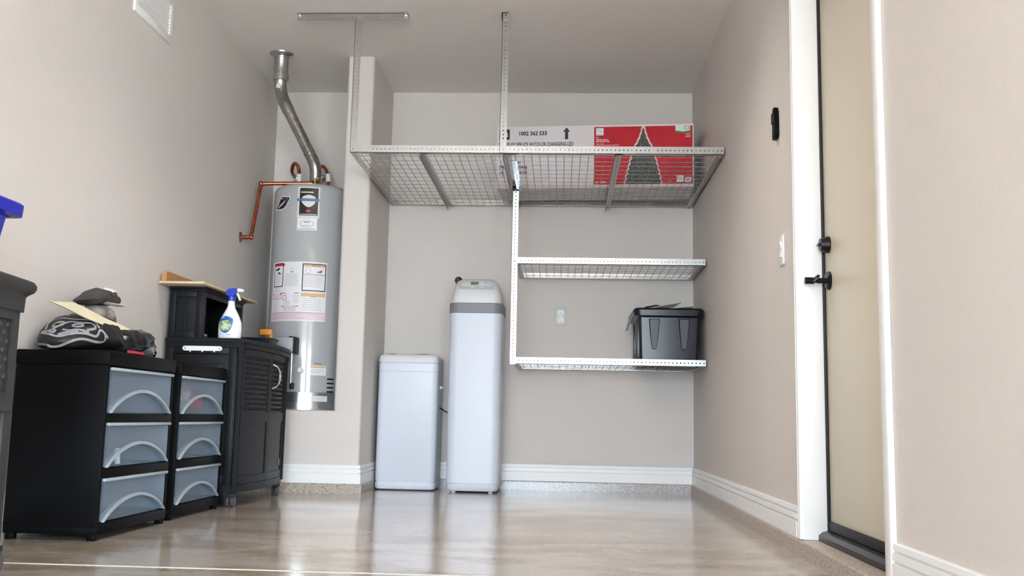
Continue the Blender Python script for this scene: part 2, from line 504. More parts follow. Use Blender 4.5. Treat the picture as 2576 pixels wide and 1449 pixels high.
# ------------------------------------------------------------------ the room
XL, XP, XA = -2.926, -2.269, -2.099      # left wall, alcove side and nook side of the partition
YP = -0.703                               # front of the partition and of the heater platform
HB, HC = 0.170, 0.059                     # baseboard top, curb top
YB, YF = -5.4, -11.0                       # end of the right wall, garage door wall
XR = 6.2
DY0, DY1, DH = -3.01, -3.955, 2.12         # house door opening

bm = B(); box(bm, XL-0.12, XR+0.12, YF-0.1, 0.12, -0.1, 0.0)
floor = struct(obj('floor', bm, 'floor'))
bm = B(); box(bm, XL+0.03, 6.0, -3.660, -3.648, -0.004, 0.0012)
obj('joint', bm, 'joint', floor)
bm = B(); box(bm, XL-0.12, XR+0.12, YF-0.1, 0.12, H, H+0.1); struct(obj('ceiling', bm, 'ceil'))
bm = B(); box(bm, XL-0.12, XL, YF, 0.12, 0, H); struct(obj('wall_left', bm, 'wall'))
bm = B(); box(bm, XL, 0.12, 0.0, 0.12, 0, H); struct(obj('wall_back', bm, 'wall'))
bm = B()
box(bm, 0, 0.14, DY0, 0.0, 0, H)
box(bm, 0, 0.14, DY1, DY0, DH, H)
box(bm, 0, 0.14, YB, DY1, 0, H)
struct(obj('wall_right', bm, 'wall'))
bm = B(); box(bm, 0.14, XR, YB, YB+0.14, 0, H); struct(obj('wall_house', bm, 'wall'))
bm = B(); box(bm, XR, XR+0.12, YF, YB+0.14, 0, H); struct(obj('wall_far_right', bm, 'wall'))
bm = B()
for x0, x1 in ((XL, -2.6), (-0.2, 1.0), (5.8, XR)): box(bm, x0, x1, YF-0.1, YF, 0, 2.13)
box(bm, XL, XR, YF-0.1, YF, 2.13, H)
struct(obj('wall_front', bm, 'wall'))
# partition beside the heater, with rounded corners, and the platform under the heater
bm = B()
def round_wall(bm, x0, x1, y0, y1, z0, z1, r, left=True):
    pts = [(x1, y1), (x0, y1)]
    n = 6
    if left:
        for k in range(n+1):
            a = PI+ (PI/2)*k/n; pts.append((x0+r+r*math.cos(a), y0+r+r*math.sin(a)))
    else: pts.append((x0, y0))
    for k in range(n+1):
        a = 1.5*PI+(PI/2)*k/n; pts.append((x1-r+r*math.cos(a), y0+r+r*math.sin(a)))
    loft(bm, [[(x, y, z0) for x, y in pts], [(x, y, z1) for x, y in pts]])
round_wall(bm, XP, XA, YP, 0.0, 0, H, 0.02)
struct(obj('wall_partition', bm, 'wall'))
bm = B()
prof = [(0.0, 0.0), (YP, 0.0)]
for k in range(7):
    a = k/6*PI/2; prof.append((YP+0.015-0.015*math.cos(a), 0.480+0.015*math.sin(a)))
prof.append((0.0, 0.495))
prism(bm, [(XL, y-0.0004, z) for y, z in prof], (-2.15-XL, 0, 0))
struct(obj('wall_platform', bm, 'wall'))

# baseboards: stepped profile swept along the wall foot; n points into the room
BP = [(0, HC), (0.016, HC), (0.016, HC+0.0575), (0.0085, HC+0.0600), (0.0085, HC+0.0655), (0.0155, HC+0.067),
      (0.0145, HC+0.085), (0.0075, HC+0.0868), (0.0075, HC+0.0922), (0.0135, HC+0.0935), (0.012, HB-0.003), (0.008, HB), (0, HB)]
def run(bm, path, prof):
    """sweep a (depth, z) profile along a floor path, mitred at the corners; room lies to the right of travel"""
    P = [Vector((p[0], p[1], 0)) for p in path]; rows = []
    for i, p in enumerate(P):
        def nrm(a, b):
            d = (b-a).normalized(); return Vector((d.y, -d.x, 0))
        if i == 0: nn = nrm(P[0], P[1]); k = 1
        elif i == len(P)-1: nn = nrm(P[-2], P[-1]); k = 1
        else:
            n1, n2 = nrm(P[i-1], p), nrm(p, P[i+1]); nn = (n1+n2).normalized(); k = 1/max(0.3, nn.dot(n1))
        rows.append([bm.verts.new(p+nn*(d*k)+Vector((0, 0, z))) for d, z in prof])
    for a, b in zip(rows, rows[1:]): ring_faces(bm, a, b)
    bm.faces.new(rows[0]); bm.faces.new(rows[-1])
CP = [(0, 0), (0.024, 0), (0.024, HC-0.006), (0.020, HC-0.001), (0, HC)]
bm = B(); run(bm, [(XL, YP), (XA, YP), (XA, 0), (0, 0)], BP); struct(obj('baseboard_back', bm, 'trim', smooth=0))
bm = B(); run(bm, [(0, -0.016), (0, -2.94)], BP); struct(obj('baseboard_right', bm, 'trim', smooth=0))
bm = B(); run(bm, [(0, -4.0), (0, YB)], BP); struct(obj('baseboard_right_near', bm, 'trim', smooth=0))
bm = B(); run(bm, [(XL, YF), (XL, YP)], BP); struct(obj('baseboard_left', bm, 'trim', smooth=0))
bm = B(); run(bm, [(XL, YP), (XA, YP), (XA, -0.02)], CP); struct(obj('trim_1', bm, 'curb', smooth=0), 'speckled concrete curb under the heater platform')
bm = B(); run(bm, [(XA, 0), (0, 0)], CP); struct(obj('trim_4', bm, 'curb_flake', smooth=0), 'glittering flaked curb along the back wall')
bm = B(); run(bm, [(0, 0), (0, YB)], CP); box(bm, -0.002, 0.139, DY1+0.002, DY0-0.002, 0.001, HC-0.0005); struct(obj('trim_2', bm, 'curb', smooth=0), 'speckled concrete curb along the right wall')
bm = B(); run(bm, [(XL, YF), (XL, YP)], CP); struct(obj('trim_3', bm, 'curb', smooth=0))

# house door in the right wall
door = bpy.data.objects.new('door_1', None); C.objects.link(door); door.location = (0.05, -3.47, HC)
door['kind'] = 'structure'; door['label'] = 'cream house door with black lock and knob in white casing'
bm = B(); box(bm, 0.088, 0.128, DY1+0.012, DY0-0.014, 0.112, DH-0.014, 0.002); leaf = obj('door_leaf', bm, 'door', door)
bm = B()
box(bm, -0.003, 0.14, DY0-0.006, DY0+0.012, HC+0.001, DH, 0.001)
obj('door_jamb', bm, 'trim', door)
bm = B(); box(bm, -0.003, 0.14, DY1-0.012, DY1+0.006, HC+0.001, DH, 0.001); obj('door_jamb', bm, 'trim', door)
bm = B(); box(bm, -0.003, 0.14, DY1, DY0, DH-0.008, DH+0.01, 0.001); obj('door_jamb', bm, 'trim', door)
def casing(y0, y1, flip):
    bm = B()
    w = y1-y0
    pr = [(0, 0), (0, -0.012), (0.06, -0.018), (0.22, -0.018), (0.28, -0.0145), (0.36, -0.0145), (0.42, -0.018), (0.62, -0.017), (0.68, -0.013), (0.92, -0.010), (1, -0.008), (1, 0)]
    poly = []
    for f, d in pr:
        yy = (y1-w*f) if flip else (y0+w*f)
        poly.append((d, yy, HC+0.002))
    prism(bm, poly, (0, 0, DH+0.06-HC))
    return bm
obj('door_casing', casing(DY0-0.004, DY0+0.066, False), 'trim', door, smooth=0)
bm = B(); box(bm, -0.018, 0, -4.0, DY1+0.004, HC+0.002, DH+0.06, 0.003); obj('door_casing', bm, 'trim', door)
bm = B(); box(bm, -0.018, 0, -4.0, DY0+0.066, DH, DH+0.07, 0.003); obj('door_casing', bm, 'trim', door)
bm = B(); box(bm, 0.077, 0.090, DY0-0.0145, DY0-0.006, 0.09, DH-0.01, 0.003); obj('weatherstrip', bm, 'rubber', door)
bm = B()
prism(bm, [(0.046, DY1+0.006, HC+0.001), (0.046, DY1+0.006, HC+0.018), (0.060, DY1+0.006, HC+0.030), (0.085, DY1+0.006, HC+0.036), (0.14, DY1+0.006, HC+0.036), (0.14, DY1+0.006, HC+0.001)], (0, DY0-DY1-0.012, 0))
obj('threshold', bm, 'black_metal', door, smooth=0)
bm = B(); box(bm, 0.081, 0.112, DY1+0.014, DY0-0.018, HC+0.0362, 0.128, 0.002); obj('door_sweep', bm, 'rubber', door)
# lock and lever
KY = -3.078
bm = B(); lathe(bm, (0.088, KY, 1.123), [(0.031, 0), (0.031, -0.008), (0.027, -0.016), (0.023, -0.032), (0.0, -0.031)], 24, 'x'); box(bm, 0.047, 0.059, KY-0.018, KY+0.018, 1.119, 1.127, 0.003)
obj('deadbolt', bm, 'black_metal', door)
bm = B(); lathe(bm, (0.088, KY, 0.990), [(0.034, 0), (0.034, -0.006), (0.028, -0.013), (0.0, -0.014)], 24, 'x'); rose = obj('lever_rose', bm, 'black_metal', door)
bm = B(); _p = fillet([(0.076, KY, 0.990), (0.028, KY, 0.990), (0.026, KY-0.085, 0.994)], 0.02); tube(bm, _p, [0.0105-0.0045*k/(len(_p)-1) for k in range(len(_p))], 12); lathe(bm, (0.032, KY, 0.990), [(0.0125, 0.0), (0.0125, -0.032), (0.0, -0.033)], 16, 'x')
obj('door_lever', bm, 'black_metal', rose)

# things on the walls
t = thing('garage_remote', 'slim black garage door control on the right wall above the switch', 'remote', (0, -2.672, 1.636))
bm = B(); loft(bm, [[(x, y, z) for y, z in [(-2.700, 1.650), (-2.690, 1.637), (-2.654, 1.637), (-2.644, 1.650), (-2.644, 1.745), (-2.660, 1.770), (-2.684, 1.770), (-2.700, 1.745)]] for x in (-0.002, -0.018)]); rem = obj('remote_body', bm, 'black_plastic', t)
bm = B(); box(bm, -0.024, -0.017, -2.694, -2.650, 1.705, 1.750, 0.003); obj('push_button', bm, 'resin', t)
bm = B(); box(bm, -0.021, -0.017, -2.690, -2.654, 1.650, 1.695, 0.003); obj('cover', bm, 'resin', t)
t = thing('light_switch', 'white paddle light switch on the right wall by the door casing', 'switch', (0, -2.725, 1.10))
bm = B(); box(bm, -0.007, 0, -2.762, -2.690, 1.102, 1.222, 0.003); obj('switch_plate', bm, 'white', t)
bm = B(); prism(bm, [(-0.006, -2.742, 1.130), (-0.013, -2.742, 1.134), (-0.008, -2.742, 1.162), (-0.017, -2.742, 1.192), (-0.006, -2.742, 1.196)], (0, 0.032, 0)); obj('paddle', bm, 'white', t, smooth=0)
t = thing('power_outlet', 'white duplex power outlet on the back wall under the shelves', 'outlet', (-0.895, 0, 1.105))
bm = B(); box(bm, -0.933, -0.857, -0.007, 0, 1.105, 1.224, 0.004); obj('cover_plate', bm, 'silverprint', t)
for zc in (1.191, 1.141):
    bm = B(); loft(bm, [[(x, y, z) for x, _, z in [(-0.895+0.021*math.cos(a), 0, zc+max(-0.0155, min(0.0155, 0.021*math.sin(a)))) for a in [2*PI*k/28 for k in range(28)]]] for y in (-0.006, -0.010)])
    rc = obj('receptacle', bm, 'white', t)
    bm = B(); box(bm, -0.9035, -0.9015, -0.0112, -0.0095, zc-0.001, zc+0.009); box(bm, -0.8885, -0.8865, -0.0112, -0.0095, zc-0.001, zc+0.008); lathe(bm, (-0.895, -0.0112, zc-0.007), [(0.003, 0), (0.003, 0.002)], 10, 'y'); obj('slots', bm, 'inkmid', rc)
t = thing('air_grille', 'white louvred air grille high on the left wall', 'vent', (XL, -2.12, 2.345))
bm = B()
for (y0, y1, z0, z1) in ((-2.345, -1.905, 2.345, 2.385), (-2.345, -1.905, 2.545, 2.585), (-2.345, -2.305, 2.385, 2.545), (-1.945, -1.905, 2.385, 2.545)):
    box(bm, XL, XL+0.012, y0, y1, z0, z1, 0.002)
obj('grille_frame', bm, 'trim', t)
for k in range(9):
    z = 2.392+0.0175*k
    bm = B(); prism(bm, [(XL+0.001, -2.305, z), (XL+0.010, -2.305, z+0.007), (XL+0.010, -2.305, z+0.012), (XL+0.001, -2.305, z+0.010)], (0, 0.36, 0)); obj('slat', bm, 'trim', t, smooth=0)
bm = B(); box(bm, XL, XL+0.001, -2.305, -1.945, 2.385, 2.545); obj('backing', bm, 'inkgray', t)

# ------------------------------------------------------------------ storage rack
rack = thing('storage_rack', 'galvanised slotted angle rack hung from the ceiling with two wall shelves below', 'rack', (-1.04, -0.7, 0.80))
RX0, RX1, RF, RZ = -2.078, -0.012, -1.386, 1.924
X_, Y_, Z_ = Vector((1, 0, 0)), Vector((0, 1, 0)), Vector((0, 0, 1))
angle_bar('front_rail', rack, (RX0, RF, RZ), X_, Z_, Y_, RX1-RX0, 0.042, 0.038)
angle_bar('rear_rail', rack, (RX0+0.004, -0.006, RZ), X_, Z_, -Y_, RX1-RX0-0.008, 0.042, 0.038)
angle_bar('side_rail', rack, (RX0, RF+0.003, RZ-0.001), Y_, Z_, X_, -RF-0.01, 0.040, 0.036)
angle_bar('side_rail', rack, (RX1, RF+0.003, RZ-0.001), Y_, Z_, -X_, -RF-0.01, 0.040, 0.036)
for xb in (-1.668, -1.207, -0.585):
    angle_bar('cross_beam', rack, (xb-0.018, RF+0.004, RZ-0.004), Y_, -Z_, X_, -RF-0.02, 0.032, 0.036)
def deck(x0, x1, y0, y1, z, px=0.0457, py=0.1):
    bm = B(); r = 0.0018
    n = int(round((x1-x0)/px))
    for i in range(n+1):
        x = x0+(x1-x0)*i/n; tube(bm, [(x, y0, z), (x, y1, z)], r, 6)
    n = int(round((y1-y0)/py))
    for i in range(n+1):
        y = y0+(y1-y0)*i/n; tube(bm, [(x0, y, z+0.004), (x1, y, z+0.004)], r, 6)
    return bm
obj('wire_deck', deck(RX0+0.006, RX1-0.006, RF+0.006, -0.012, RZ+0.004), 'wire', rack, smooth=60)
# ceiling hangers
angle_bar('ceiling_post', rack, (RX0-0.002, RF-0.003, RZ+0.002), Z_, X_, Y_, 2.735-RZ, 0.038, 0.03)
angle_bar('ceiling_post', rack, (-1.243, RF-0.003, RZ+0.002), Z_, X_, Y_, 2.735-RZ, 0.038, 0.03)
angle_bar('ceiling_bracket', rack, (-2.41, RF-0.006, 2.734), X_, -Z_, Y_, 0.63, 0.040, 0.036)
for x in (-2.41, -1.80):
    bm = B(); box(bm, x-0.004, x+0.018, RF-0.012, RF+0.05, 2.715, 2.739, 0.002); obj('end_clip', bm, 'galv_new', rack)
bm = B(); box(bm, -1.247, -1.243, RF-0.006, RF+0.05, 2.70, 2.739, 0.001); box(bm, -1.247, -1.208, RF-0.006, RF+0.05, 2.735, 2.739, 0.001); obj('end_clip', bm, 'black_metal', rack)
# brace under the deck, post and the two wall shelves
angle_bar('brace', rack, (-1.180, RF+0.01, RZ-0.040), Y_, Z_, X_, 0.76, 0.034, 0.034, 'galv_new')
SF = -0.665
angle_bar('shelf_post', rack, (-1.203, SF-0.004, 0.798), Z_, X_, Y_, 1.905-0.798, 0.038, 0.03)
bm = B(); box(bm, -1.205, -1.164, SF-0.010, SF+0.01, 1.878, 1.912, 0.002); obj('post_clip', bm, 'black_metal', rack)
for zt in (1.461, 0.842):
    z0 = zt-0.040
    angle_bar('shelf_front_rail', rack, (-1.180, SF, z0), X_, Z_, Y_, 1.168, 0.040, 0.034)
    angle_bar('shelf_rear_rail', rack, (-1.176, -0.006, z0), X_, Z_, -Y_, 1.164, 0.040, 0.034)
    angle_bar('shelf_side_rail', rack, (-1.180, SF+0.003, z0-0.001), Y_, Z_, X_, 0.652, 0.036, 0.032)
    angle_bar('shelf_side_rail', rack, (-0.012, SF+0.003, z0-0.001), Y_, Z_, -X_, 0.652, 0.036, 0.032)
    obj('shelf_wire_deck', deck(-1.174, -0.018, SF+0.006, -0.012, z0+0.004), 'wire', rack, smooth=60)
def bolt(x, y, z, ax='y'):
    bm = B()
    lathe(bm, (x, y, z), [(0.0065, 0.0), (0.0065, -0.004), (0.004, -0.006)] if ax != 'z' else [(0.0065, 0), (0.0065, -0.005), (0.004, -0.007)], 8, ax)
    obj('bolt', bm, 'chrome', rack)
for x, y, z in ((RX0+0.018, RF-0.003, RZ+0.02), (-1.224, RF-0.003, RZ+0.02), (RX0+0.018, RF-0.006, 2.712), (-2.395, RF-0.006, 2.712), (-1.79, RF-0.006, 2.712),
                (-1.184, SF-0.004, 1.441), (-1.184, SF-0.004, 0.822), (-1.224, RF-0.003, 2.70)):
    bolt(x, y, z)
for x, y in ((-0.03, -0.03), (-0.03, RF+0.03), (-1.19, -0.03), (-0.585, -0.03), (-1.19, RF+0.03)):
    bolt(x, y, RZ-0.004, 'z')

# ------------------------------------------------------------------ tree carton on the rack
BA = math.atan2(-0.097, 1.256)
b0 = Vector((-1.325, -0.485, RZ+0.0115)); bu = Vector((math.cos(BA), math.sin(BA), 0)); bv = Vector((-math.sin(BA), math.cos(BA), 0))
BW, BD, BH = 1.260, 0.36, 0.412
carton = thing('tree_carton', 'long white carton with red printed tree end lying on the overhead rack', 'box', tuple(b0+bu*0.63+bv*0.2))
bm = B()
loft(bm, [[b0+bu*s+bv*d+Z_*z for s, d in ((0, 0), (BW, 0), (BW, BD), (0, BD))] for z in (0, BH)])
bmesh.ops.bevel(bm, geom=bm.edges[:], offset=0.004, segments=2, affect='EDGES')
obj('carton_body', bm, 'box_white', carton)
def face(s, z, off=0.0006): return b0+bu*s+Z_*z-bv*off
def flat(polys, off):
    bm = B()
    for poly in polys:
        vv = [bm.verts.new(face(s, z, off)) for s, z in poly]; bm.faces.new(vv)
    r = bmesh.ops.extrude_face_region(bm, geom=bm.faces[:])
    bmesh.ops.translate(bm, verts=[g for g in r['geom'] if isinstance(g, bmesh.types.BMVert)], vec=-bv*0.0003)
    return bm
def rc_(s0, s1, z0, z1): return [(s0, z0), (s1, z0), (s1, z1), (s0, z1)]
def ps(u): return 0.632+(u-100)*0.000305
def pz(v): return 0.408-(v-110)*0.000325
red = obj('red_print', flat([rc_(0.632, 1.253, 0.020, 0.398)], 0.0006), 'box_red', carton, smooth=0)
# printed tree: glow outline, then foliage tiers
def tree(off, grow, jag, m, name):
    poly = []
    apex = (1120, 175-grow*1.4); base_l, base_r = (755-grow, 1305), (1500+grow, 1300)
    n = 22
    for side in (0, 1):
        seq = range(n+1) if side == 0 else range(n, -1, -1)
        for k in seq:
            f = k/n
            prof = [(0, 10), (0.06, 22), (0.2, 75), (0.34, 165), (0.5, 230), (0.75, 310), (1, 372)]
            for (f0, w0), (f1, w1) in zip(prof, prof[1:]):
                if f0 <= f <= f1: w = w0+(w1-w0)*(f-f0)/(f1-f0); break
            w += grow + (jag if k % 2 else -jag)*(0.3+f)
            v = apex[1]+(1305-apex[1])*f
            u = 1122-w if side == 0 else 1122+w
            poly.append((ps(u), pz(v)))
    # triangulated as strips between the two sides
    bm = B(); L = [bm.verts.new(face(s, z, off)) for s, z in poly[:n+1]]; R = [bm.verts.new(face(s, z, off)) for s, z in reversed(poly[n+1:])]
    for i in range(n): bm.faces.new((L[i], R[i], R[i+1], L[i+1]))
    return obj(name, bm, m, red, smooth=0)
tree(0.0013, 26, 10, 'glow', 'tree_outline')
tree(0.0018, 0, 16, 'treegreen', 'printed_tree')
obj('logo_card', flat([rc_(ps(138), ps(295), pz(312), pz(165))], 0.0013), 'paper', red, smooth=0)
obj('print_marks', flat([rc_(ps(165), ps(195), pz(215), pz(190)), rc_(ps(205), ps(275), pz(242), pz(228)), rc_(ps(160), ps(265), pz(290), pz(282))], 0.0018), 'inkgray', red, smooth=0)['kind'] = 'stuff'
obj('certificate_card', flat([rc_(ps(1782), ps(2090), pz(280), pz(135))], 0.0013), 'palegreen', red, smooth=0)
obj('green_stripe', flat([[(ps(1782), pz(280)), (ps(2090), pz(280)), (ps(2090), pz(240)), (ps(1935), pz(262)), (ps(1782), pz(238))]], 0.0018), 'green', red, smooth=0)
nrm_up = Z_
text('lettering', 'CS', 0.034, 'green', red, face(ps(1950), pz(222), 0.0018), bu, Z_, sx=1.1)
text('lettering', 'LED', 0.020, 'paper', red, face(ps(1985), pz(372), 0.0013), bu, Z_)
text('lettering', '9 ft.', 0.0115, 'paper', red, face(ps(135), pz(366), 0.0013), bu, Z_, bold=0.0004)
text('lettering', 'Wesley Spruce', 0.0125, 'paper', red, face(ps(135), pz(412), 0.0013), bu, Z_, bold=0.0004, sx=1.05)
text('lettering', 'LED Pencil Tree', 0.0125, 'paper', red, face(ps(135), pz(450), 0.0013), bu, Z_, bold=0.0004, sx=1.05)
obj('small_print', flat([rc_(ps(135), ps(300), pz(492), pz(482)), rc_(ps(135), ps(620), pz(520), pz(508)), rc_(ps(135), ps(310), pz(562), pz(554)), rc_(ps(1990), ps(2090), pz(310), pz(300)),
                           rc_(ps(230), ps(340), pz(1250), pz(1240)), rc_(ps(230), ps(345), pz(1275), pz(1268)), rc_(ps(1640), ps(1700), pz(1250), pz(1242))], 0.0013), 'glow', red, smooth=0)['kind'] = 'stuff'
bm = B(); cc = face(ps(160), pz(1265), 0.0013)
loft(bm, [[cc+bu*(r*math.cos(a))+Z_*(r*math.sin(a)) for a in [2*PI*k/20 for k in range(20)]] for r in (0.010, 0.0075)], False, False); obj('round_mark', bm, 'glow', red, smooth=0)
obj('info_square', flat([rc_(ps(1810), ps(1950), pz(1265), pz(1132)), rc_(ps(1975), ps(2105), pz(1268), pz(1172))], 0.0013), 'paper', red, smooth=0)['kind'] = 'stuff'
obj('info_square_print', flat([rc_(ps(1835), ps(1925), pz(1190), pz(1160)), rc_(ps(1845), ps(1905), pz(1235), pz(1222)), rc_(ps(1995), ps(2088), pz(1258), pz(1185))], 0.0018), 'inkgray', red, smooth=0)['kind'] = 'stuff'
# print on the white half
def ws(u): return (u-1248)*0.00258
def wz(v): return 0.410-(v-318)*0.00262
text('lettering', '1002 362 533', 0.036, 'dark', carton, face(ws(1303), wz(340.5), 0.0008), bu, Z_, bold=0.0012, sx=0.93)
text('lettering', '9\u2019 WESLEY SPRUCE W/COLOR CHANGING LED', 0.037, 'dark', carton, face(ws(1254), wz(368.5), 0.0008), bu, Z_, bold=0.0006, sx=0.62)
obj('arrow', flat([[(ws(1420), wz(352)), (ws(1428), wz(352)), (ws(1428), wz(333)), (ws(1433), wz(333)), (ws(1424), wz(322)), (ws(1415), wz(333)), (ws(1420), wz(333))]], 0.0008), 'dark', carton, smooth=0)
lg = obj('logo_block', flat([rc_(ws(1255), ws(1281), wz(351), wz(325))], 0.0008), 'dark', carton, smooth=0)
text('lettering', 'B', 0.050, 'box_white', lg, face(ws(1266), wz(345), 0.0015), bu, Z_, bold=0.001)
text('lettering', 'TR', 0.030, 'dark', carton, face(ws(1255), wz(425), 0.0008), bu, Z_, bold=0.0007)
text('lettering', 'OWN', 0.030, 'dark', carton, face(ws(1299), wz(425), 0.0008), bu, Z_, bold=0.0007, sx=0.9)
text('lettering', 'LBS', 0.020, 'dark', carton, face(ws(1298), wz(412), 0.0008), bu, Z_, bold=0.0004)
text('lettering', '18', 0.030, 'dark', carton, face(ws(1256), wz(439), 0.0008), bu, Z_, bold=0.0007)
text('lettering', '04165', 0.030, 'dark', carton, face(ws(1301), wz(439), 0.0008), bu, Z_, bold=0.0007, sx=0.9)
obj('underline', flat([rc_(ws(1255), ws(1270), wz(443), wz(442))], 0.0008), 'dark', carton, smooth=0)

# ------------------------------------------------------------------ black tote on the lowest shelf
tote = thing('storage_tote', 'black plastic tote with ribbed sides on the lowest wire shelf', 'bin', (-0.225, -0.34, 0.813))
TZ = 0.8155
bm = B()
rg = []
for z, g in ((TZ, 0.0), (TZ+0.004, 0.004), (TZ+0.30, 0.014)):
    rg.append(rrect(-0.398-g, -0.052+g, -0.585-g, -0.125+g, z, 0.018))
loft(bm, rg, True, False)
rg2 = [rrect(-0.398-0.010, -0.052+0.010, -0.585-0.010, -0.125+0.010, TZ+0.298, 0.018), rrect(-0.394, -0.056, -0.580, -0.130, TZ+0.01, 0.018)]
loft(bm, rg2, False, True)
obj('tote_body', bm, 'tote', tote)
bm = B()
loft(bm, [rrect(-0.410, -0.040, -0.597, -0.113, TZ+0.275, 0.03), rrect(-0.440, -0.014, -0.622, -0.095, TZ+0.285, 0.045), rrect(-0.446, -0.010, -0.627, -0.092, TZ+0.318, 0.045), rrect(-0.436, -0.018, -0.618, -0.10, TZ+0.330, 0.04), rrect(-0.408, -0.044, -0.592, -0.118, TZ+0.330, 0.03), rrect(-0.406, -0.046, -0.590, -0.120, TZ+0.29, 0.03)], False, False)
obj('rim', bm, 'tote', tote)
for xc in (-0.316, -0.134):
    bm = B()
    f = lambda z: -0.586-0.014*(z-TZ)/0.30
    top, bot = TZ+0.268, TZ+0.088
    out = [(xc-0.034, top), (xc+0.034, top), (xc+0.028, TZ+0.19), (xc+0.017, bot+0.008), (xc+0.011, bot), (xc-0.011, bot), (xc-0.017, bot+0.008), (xc-0.028, TZ+0.19)]
    a = [bm.verts.new((x, f(z)-0.0005, z)) for x, z in out]; b = [bm.verts.new((xc+(x-xc)*0.86, f(z)-0.008, z-0.004 if z == top else z+0.003)) for x, z in out]
    ring_faces(bm, a, b); bm.faces.new(b)
    obj('front_panel', bm, 'tote', tote, smooth=20)
for yy in (-0.53, -0.46, -0.25, -0.18):
    bm = B(); box(bm, -0.416, -0.396, yy-0.008, yy+0.008, TZ+0.03, TZ+0.27, 0.003); obj('side_rib', bm, 'tote', tote)
bm = B(); prism(bm, [(-0.440, -0.46, TZ+0.30), (-0.448, -0.46, TZ+0.30), (-0.470, -0.46, TZ+0.225), (-0.464, -0.46, TZ+0.222)], (0, 0.22, 0)); obj('side_handle', bm, 'tote', tote)
for k in range(6):
    bm = B(); box(bm, -0.335+0.042*k-0.012, -0.335+0.042*k+0.012, -0.592, -0.580, TZ+0.004, TZ+0.016, 0.003); obj('foot_bump', bm, 'tote', tote)
tote.scale = (1, 1, 1.05)
TZ += 0.016
def sheet(bm, pts, t=0.0025):
    a = [Vector(p) for p in pts]; n = (a[1]-a[0]).cross(a[2]-a[0]).normalized()*t
    prism(bm, a, n)
bm = B(); sheet(bm, [(-0.352, -0.57, TZ+0.333), (-0.145, -0.57, TZ+0.372), (-0.16, -0.30, TZ+0.372), (-0.352, -0.30, TZ+0.333)]); tag(obj('foam_sheet', bm, 'foam', smooth=0, origin=(-0.25, -0.45, TZ+0.33)), 'thin white sheet tilted up out of the black tote', 'sheet')
bm = B(); sheet(bm, [(-0.20, -0.60, TZ+0.332), (-0.075, -0.60, TZ+0.345), (-0.075, -0.36, TZ+0.345), (-0.20, -0.36, TZ+0.332)]); tag(obj('paper_sheet', bm, 'foam', smooth=0, origin=(-0.14, -0.48, TZ+0.33)), 'pale flat sheet lying over the right rim of the black tote', 'sheet')
bm = B(); tube(bm, [(-0.37, -0.26, TZ+0.338), (-0.34, -0.25, TZ+0.372), (-0.27, -0.23, TZ+0.388), (-0.20, -0.22, TZ+0.374)], 0.008, 8); tag(obj('black_strap', bm, 'rubber', origin=(-0.3, -0.4, TZ+0.33)), 'black strap arching behind the white sheet in the tote', 'strap')

# ------------------------------------------------------------------ water heater
HX, HY, HR = -2.54, -0.36, 0.255
heater = thing('water_heater', 'tall grey tank water heater in the corner alcove', 'water heater', (HX, HY, 0.495))
bm = B(); lathe(bm, (HX, HY, 0), [(0.268, 0.4955), (0.270, 0.540), (0.266, 0.541), (0.264, 0.499), (0.0, 0.499)], 64); tag(obj('drain_pan', bm, 'silver', origin=(HX, HY, 0.495)), 'shallow round metal drain pan under the water heater', 'pan')
bm = B(); lathe(bm, (HX, HY, 0), [(0.252, 0.500), (0.252, 0.592), (0.258, 0.594), (0.258, 0.604), (0.250, 0.606)], 64); obj('skirt', bm, 'silver', heater)
bm = B(); lathe(bm, (HX, HY, 0), [(0.250, 0.604), (HR, 0.606), (HR, 1.895), (HR-0.004, 1.912), (HR-0.012, 1.926), (HR-0.026, 1.936), (HR-0.06, 1.944), (0.10, 1.955), (0.0, 1.958)], 96); obj('tank', bm, 'heater', heater)
def cyl(th, z, off): a = math.radians(th); return Vector((HX+(HR+off)*math.sin(a), HY-(HR+off)*math.cos(a), z))
def patch(bm, t0, t1, z0, z1, off, n=None, skew=0.0):
    n = n or max(1, int(abs(t1-t0)/4)+1)
    a = [bm.verts.new(cyl(t0+(t1-t0)*k/n, z0, off)) for k in range(n+1)]; b = [bm.verts.new(cyl(t0+(t1-t0)*k/n, z1, off)) for k in range(n+1)]
    ring_faces(bm, a, b, False)
def patches(name, parent, rects, off, m):
    bm = B()
    for r in rects: patch(bm, *r, off)
    o = obj(name, bm, m, parent)
    if len(rects) > 1 and name not in ('warning_frame',): o['kind'] = 'stuff'
    return o
def frame(t0, t1, z0, z1, w=0.006):
    d = math.degrees(w/HR)
    return [(t0, t1, z1-w, z1), (t0, t1, z0, z0+w), (t0, t0+d, z0, z1), (t1-d, t1, z0, z1)]
# big instruction label
lab = patches('instruction_label', heater, [(-50, 38.5, 1.048, 1.425)], 0.0008, 'paper')
patches('warning_frame', lab, frame(-46, -26, 1.266, 1.418), 0.0016, 'dark')
patches('warning_frame', lab, frame(3.5, 37, 1.238, 1.413), 0.0016, 'dark')
patches('red_header', lab, [(-44.6, -24, 1.398, 1.413), (-28, -20, 1.222, 1.226), (-7, 0, 1.222, 1.226), (-27, -22, 1.139, 1.143), (-5, 0, 1.139, 1.143), (-47, -45, 1.215, 1.226), (-29.5, -27.5, 1.213, 1.228)], 0.0015, 'inkred')
patches('orange_header', lab, [(5, 35.5, 1.393, 1.406), (3, 37, 1.203, 1.226)], 0.0015, 'inkorange')
patches('pink_band', lab, [(-49, 38, 1.056, 1.100), (-46, -28, 1.205, 1.224), (-49, -27, 1.19, 1.205), (-24, -4, 1.11, 1.136)], 0.0012, 'paper_pink')
ln = []
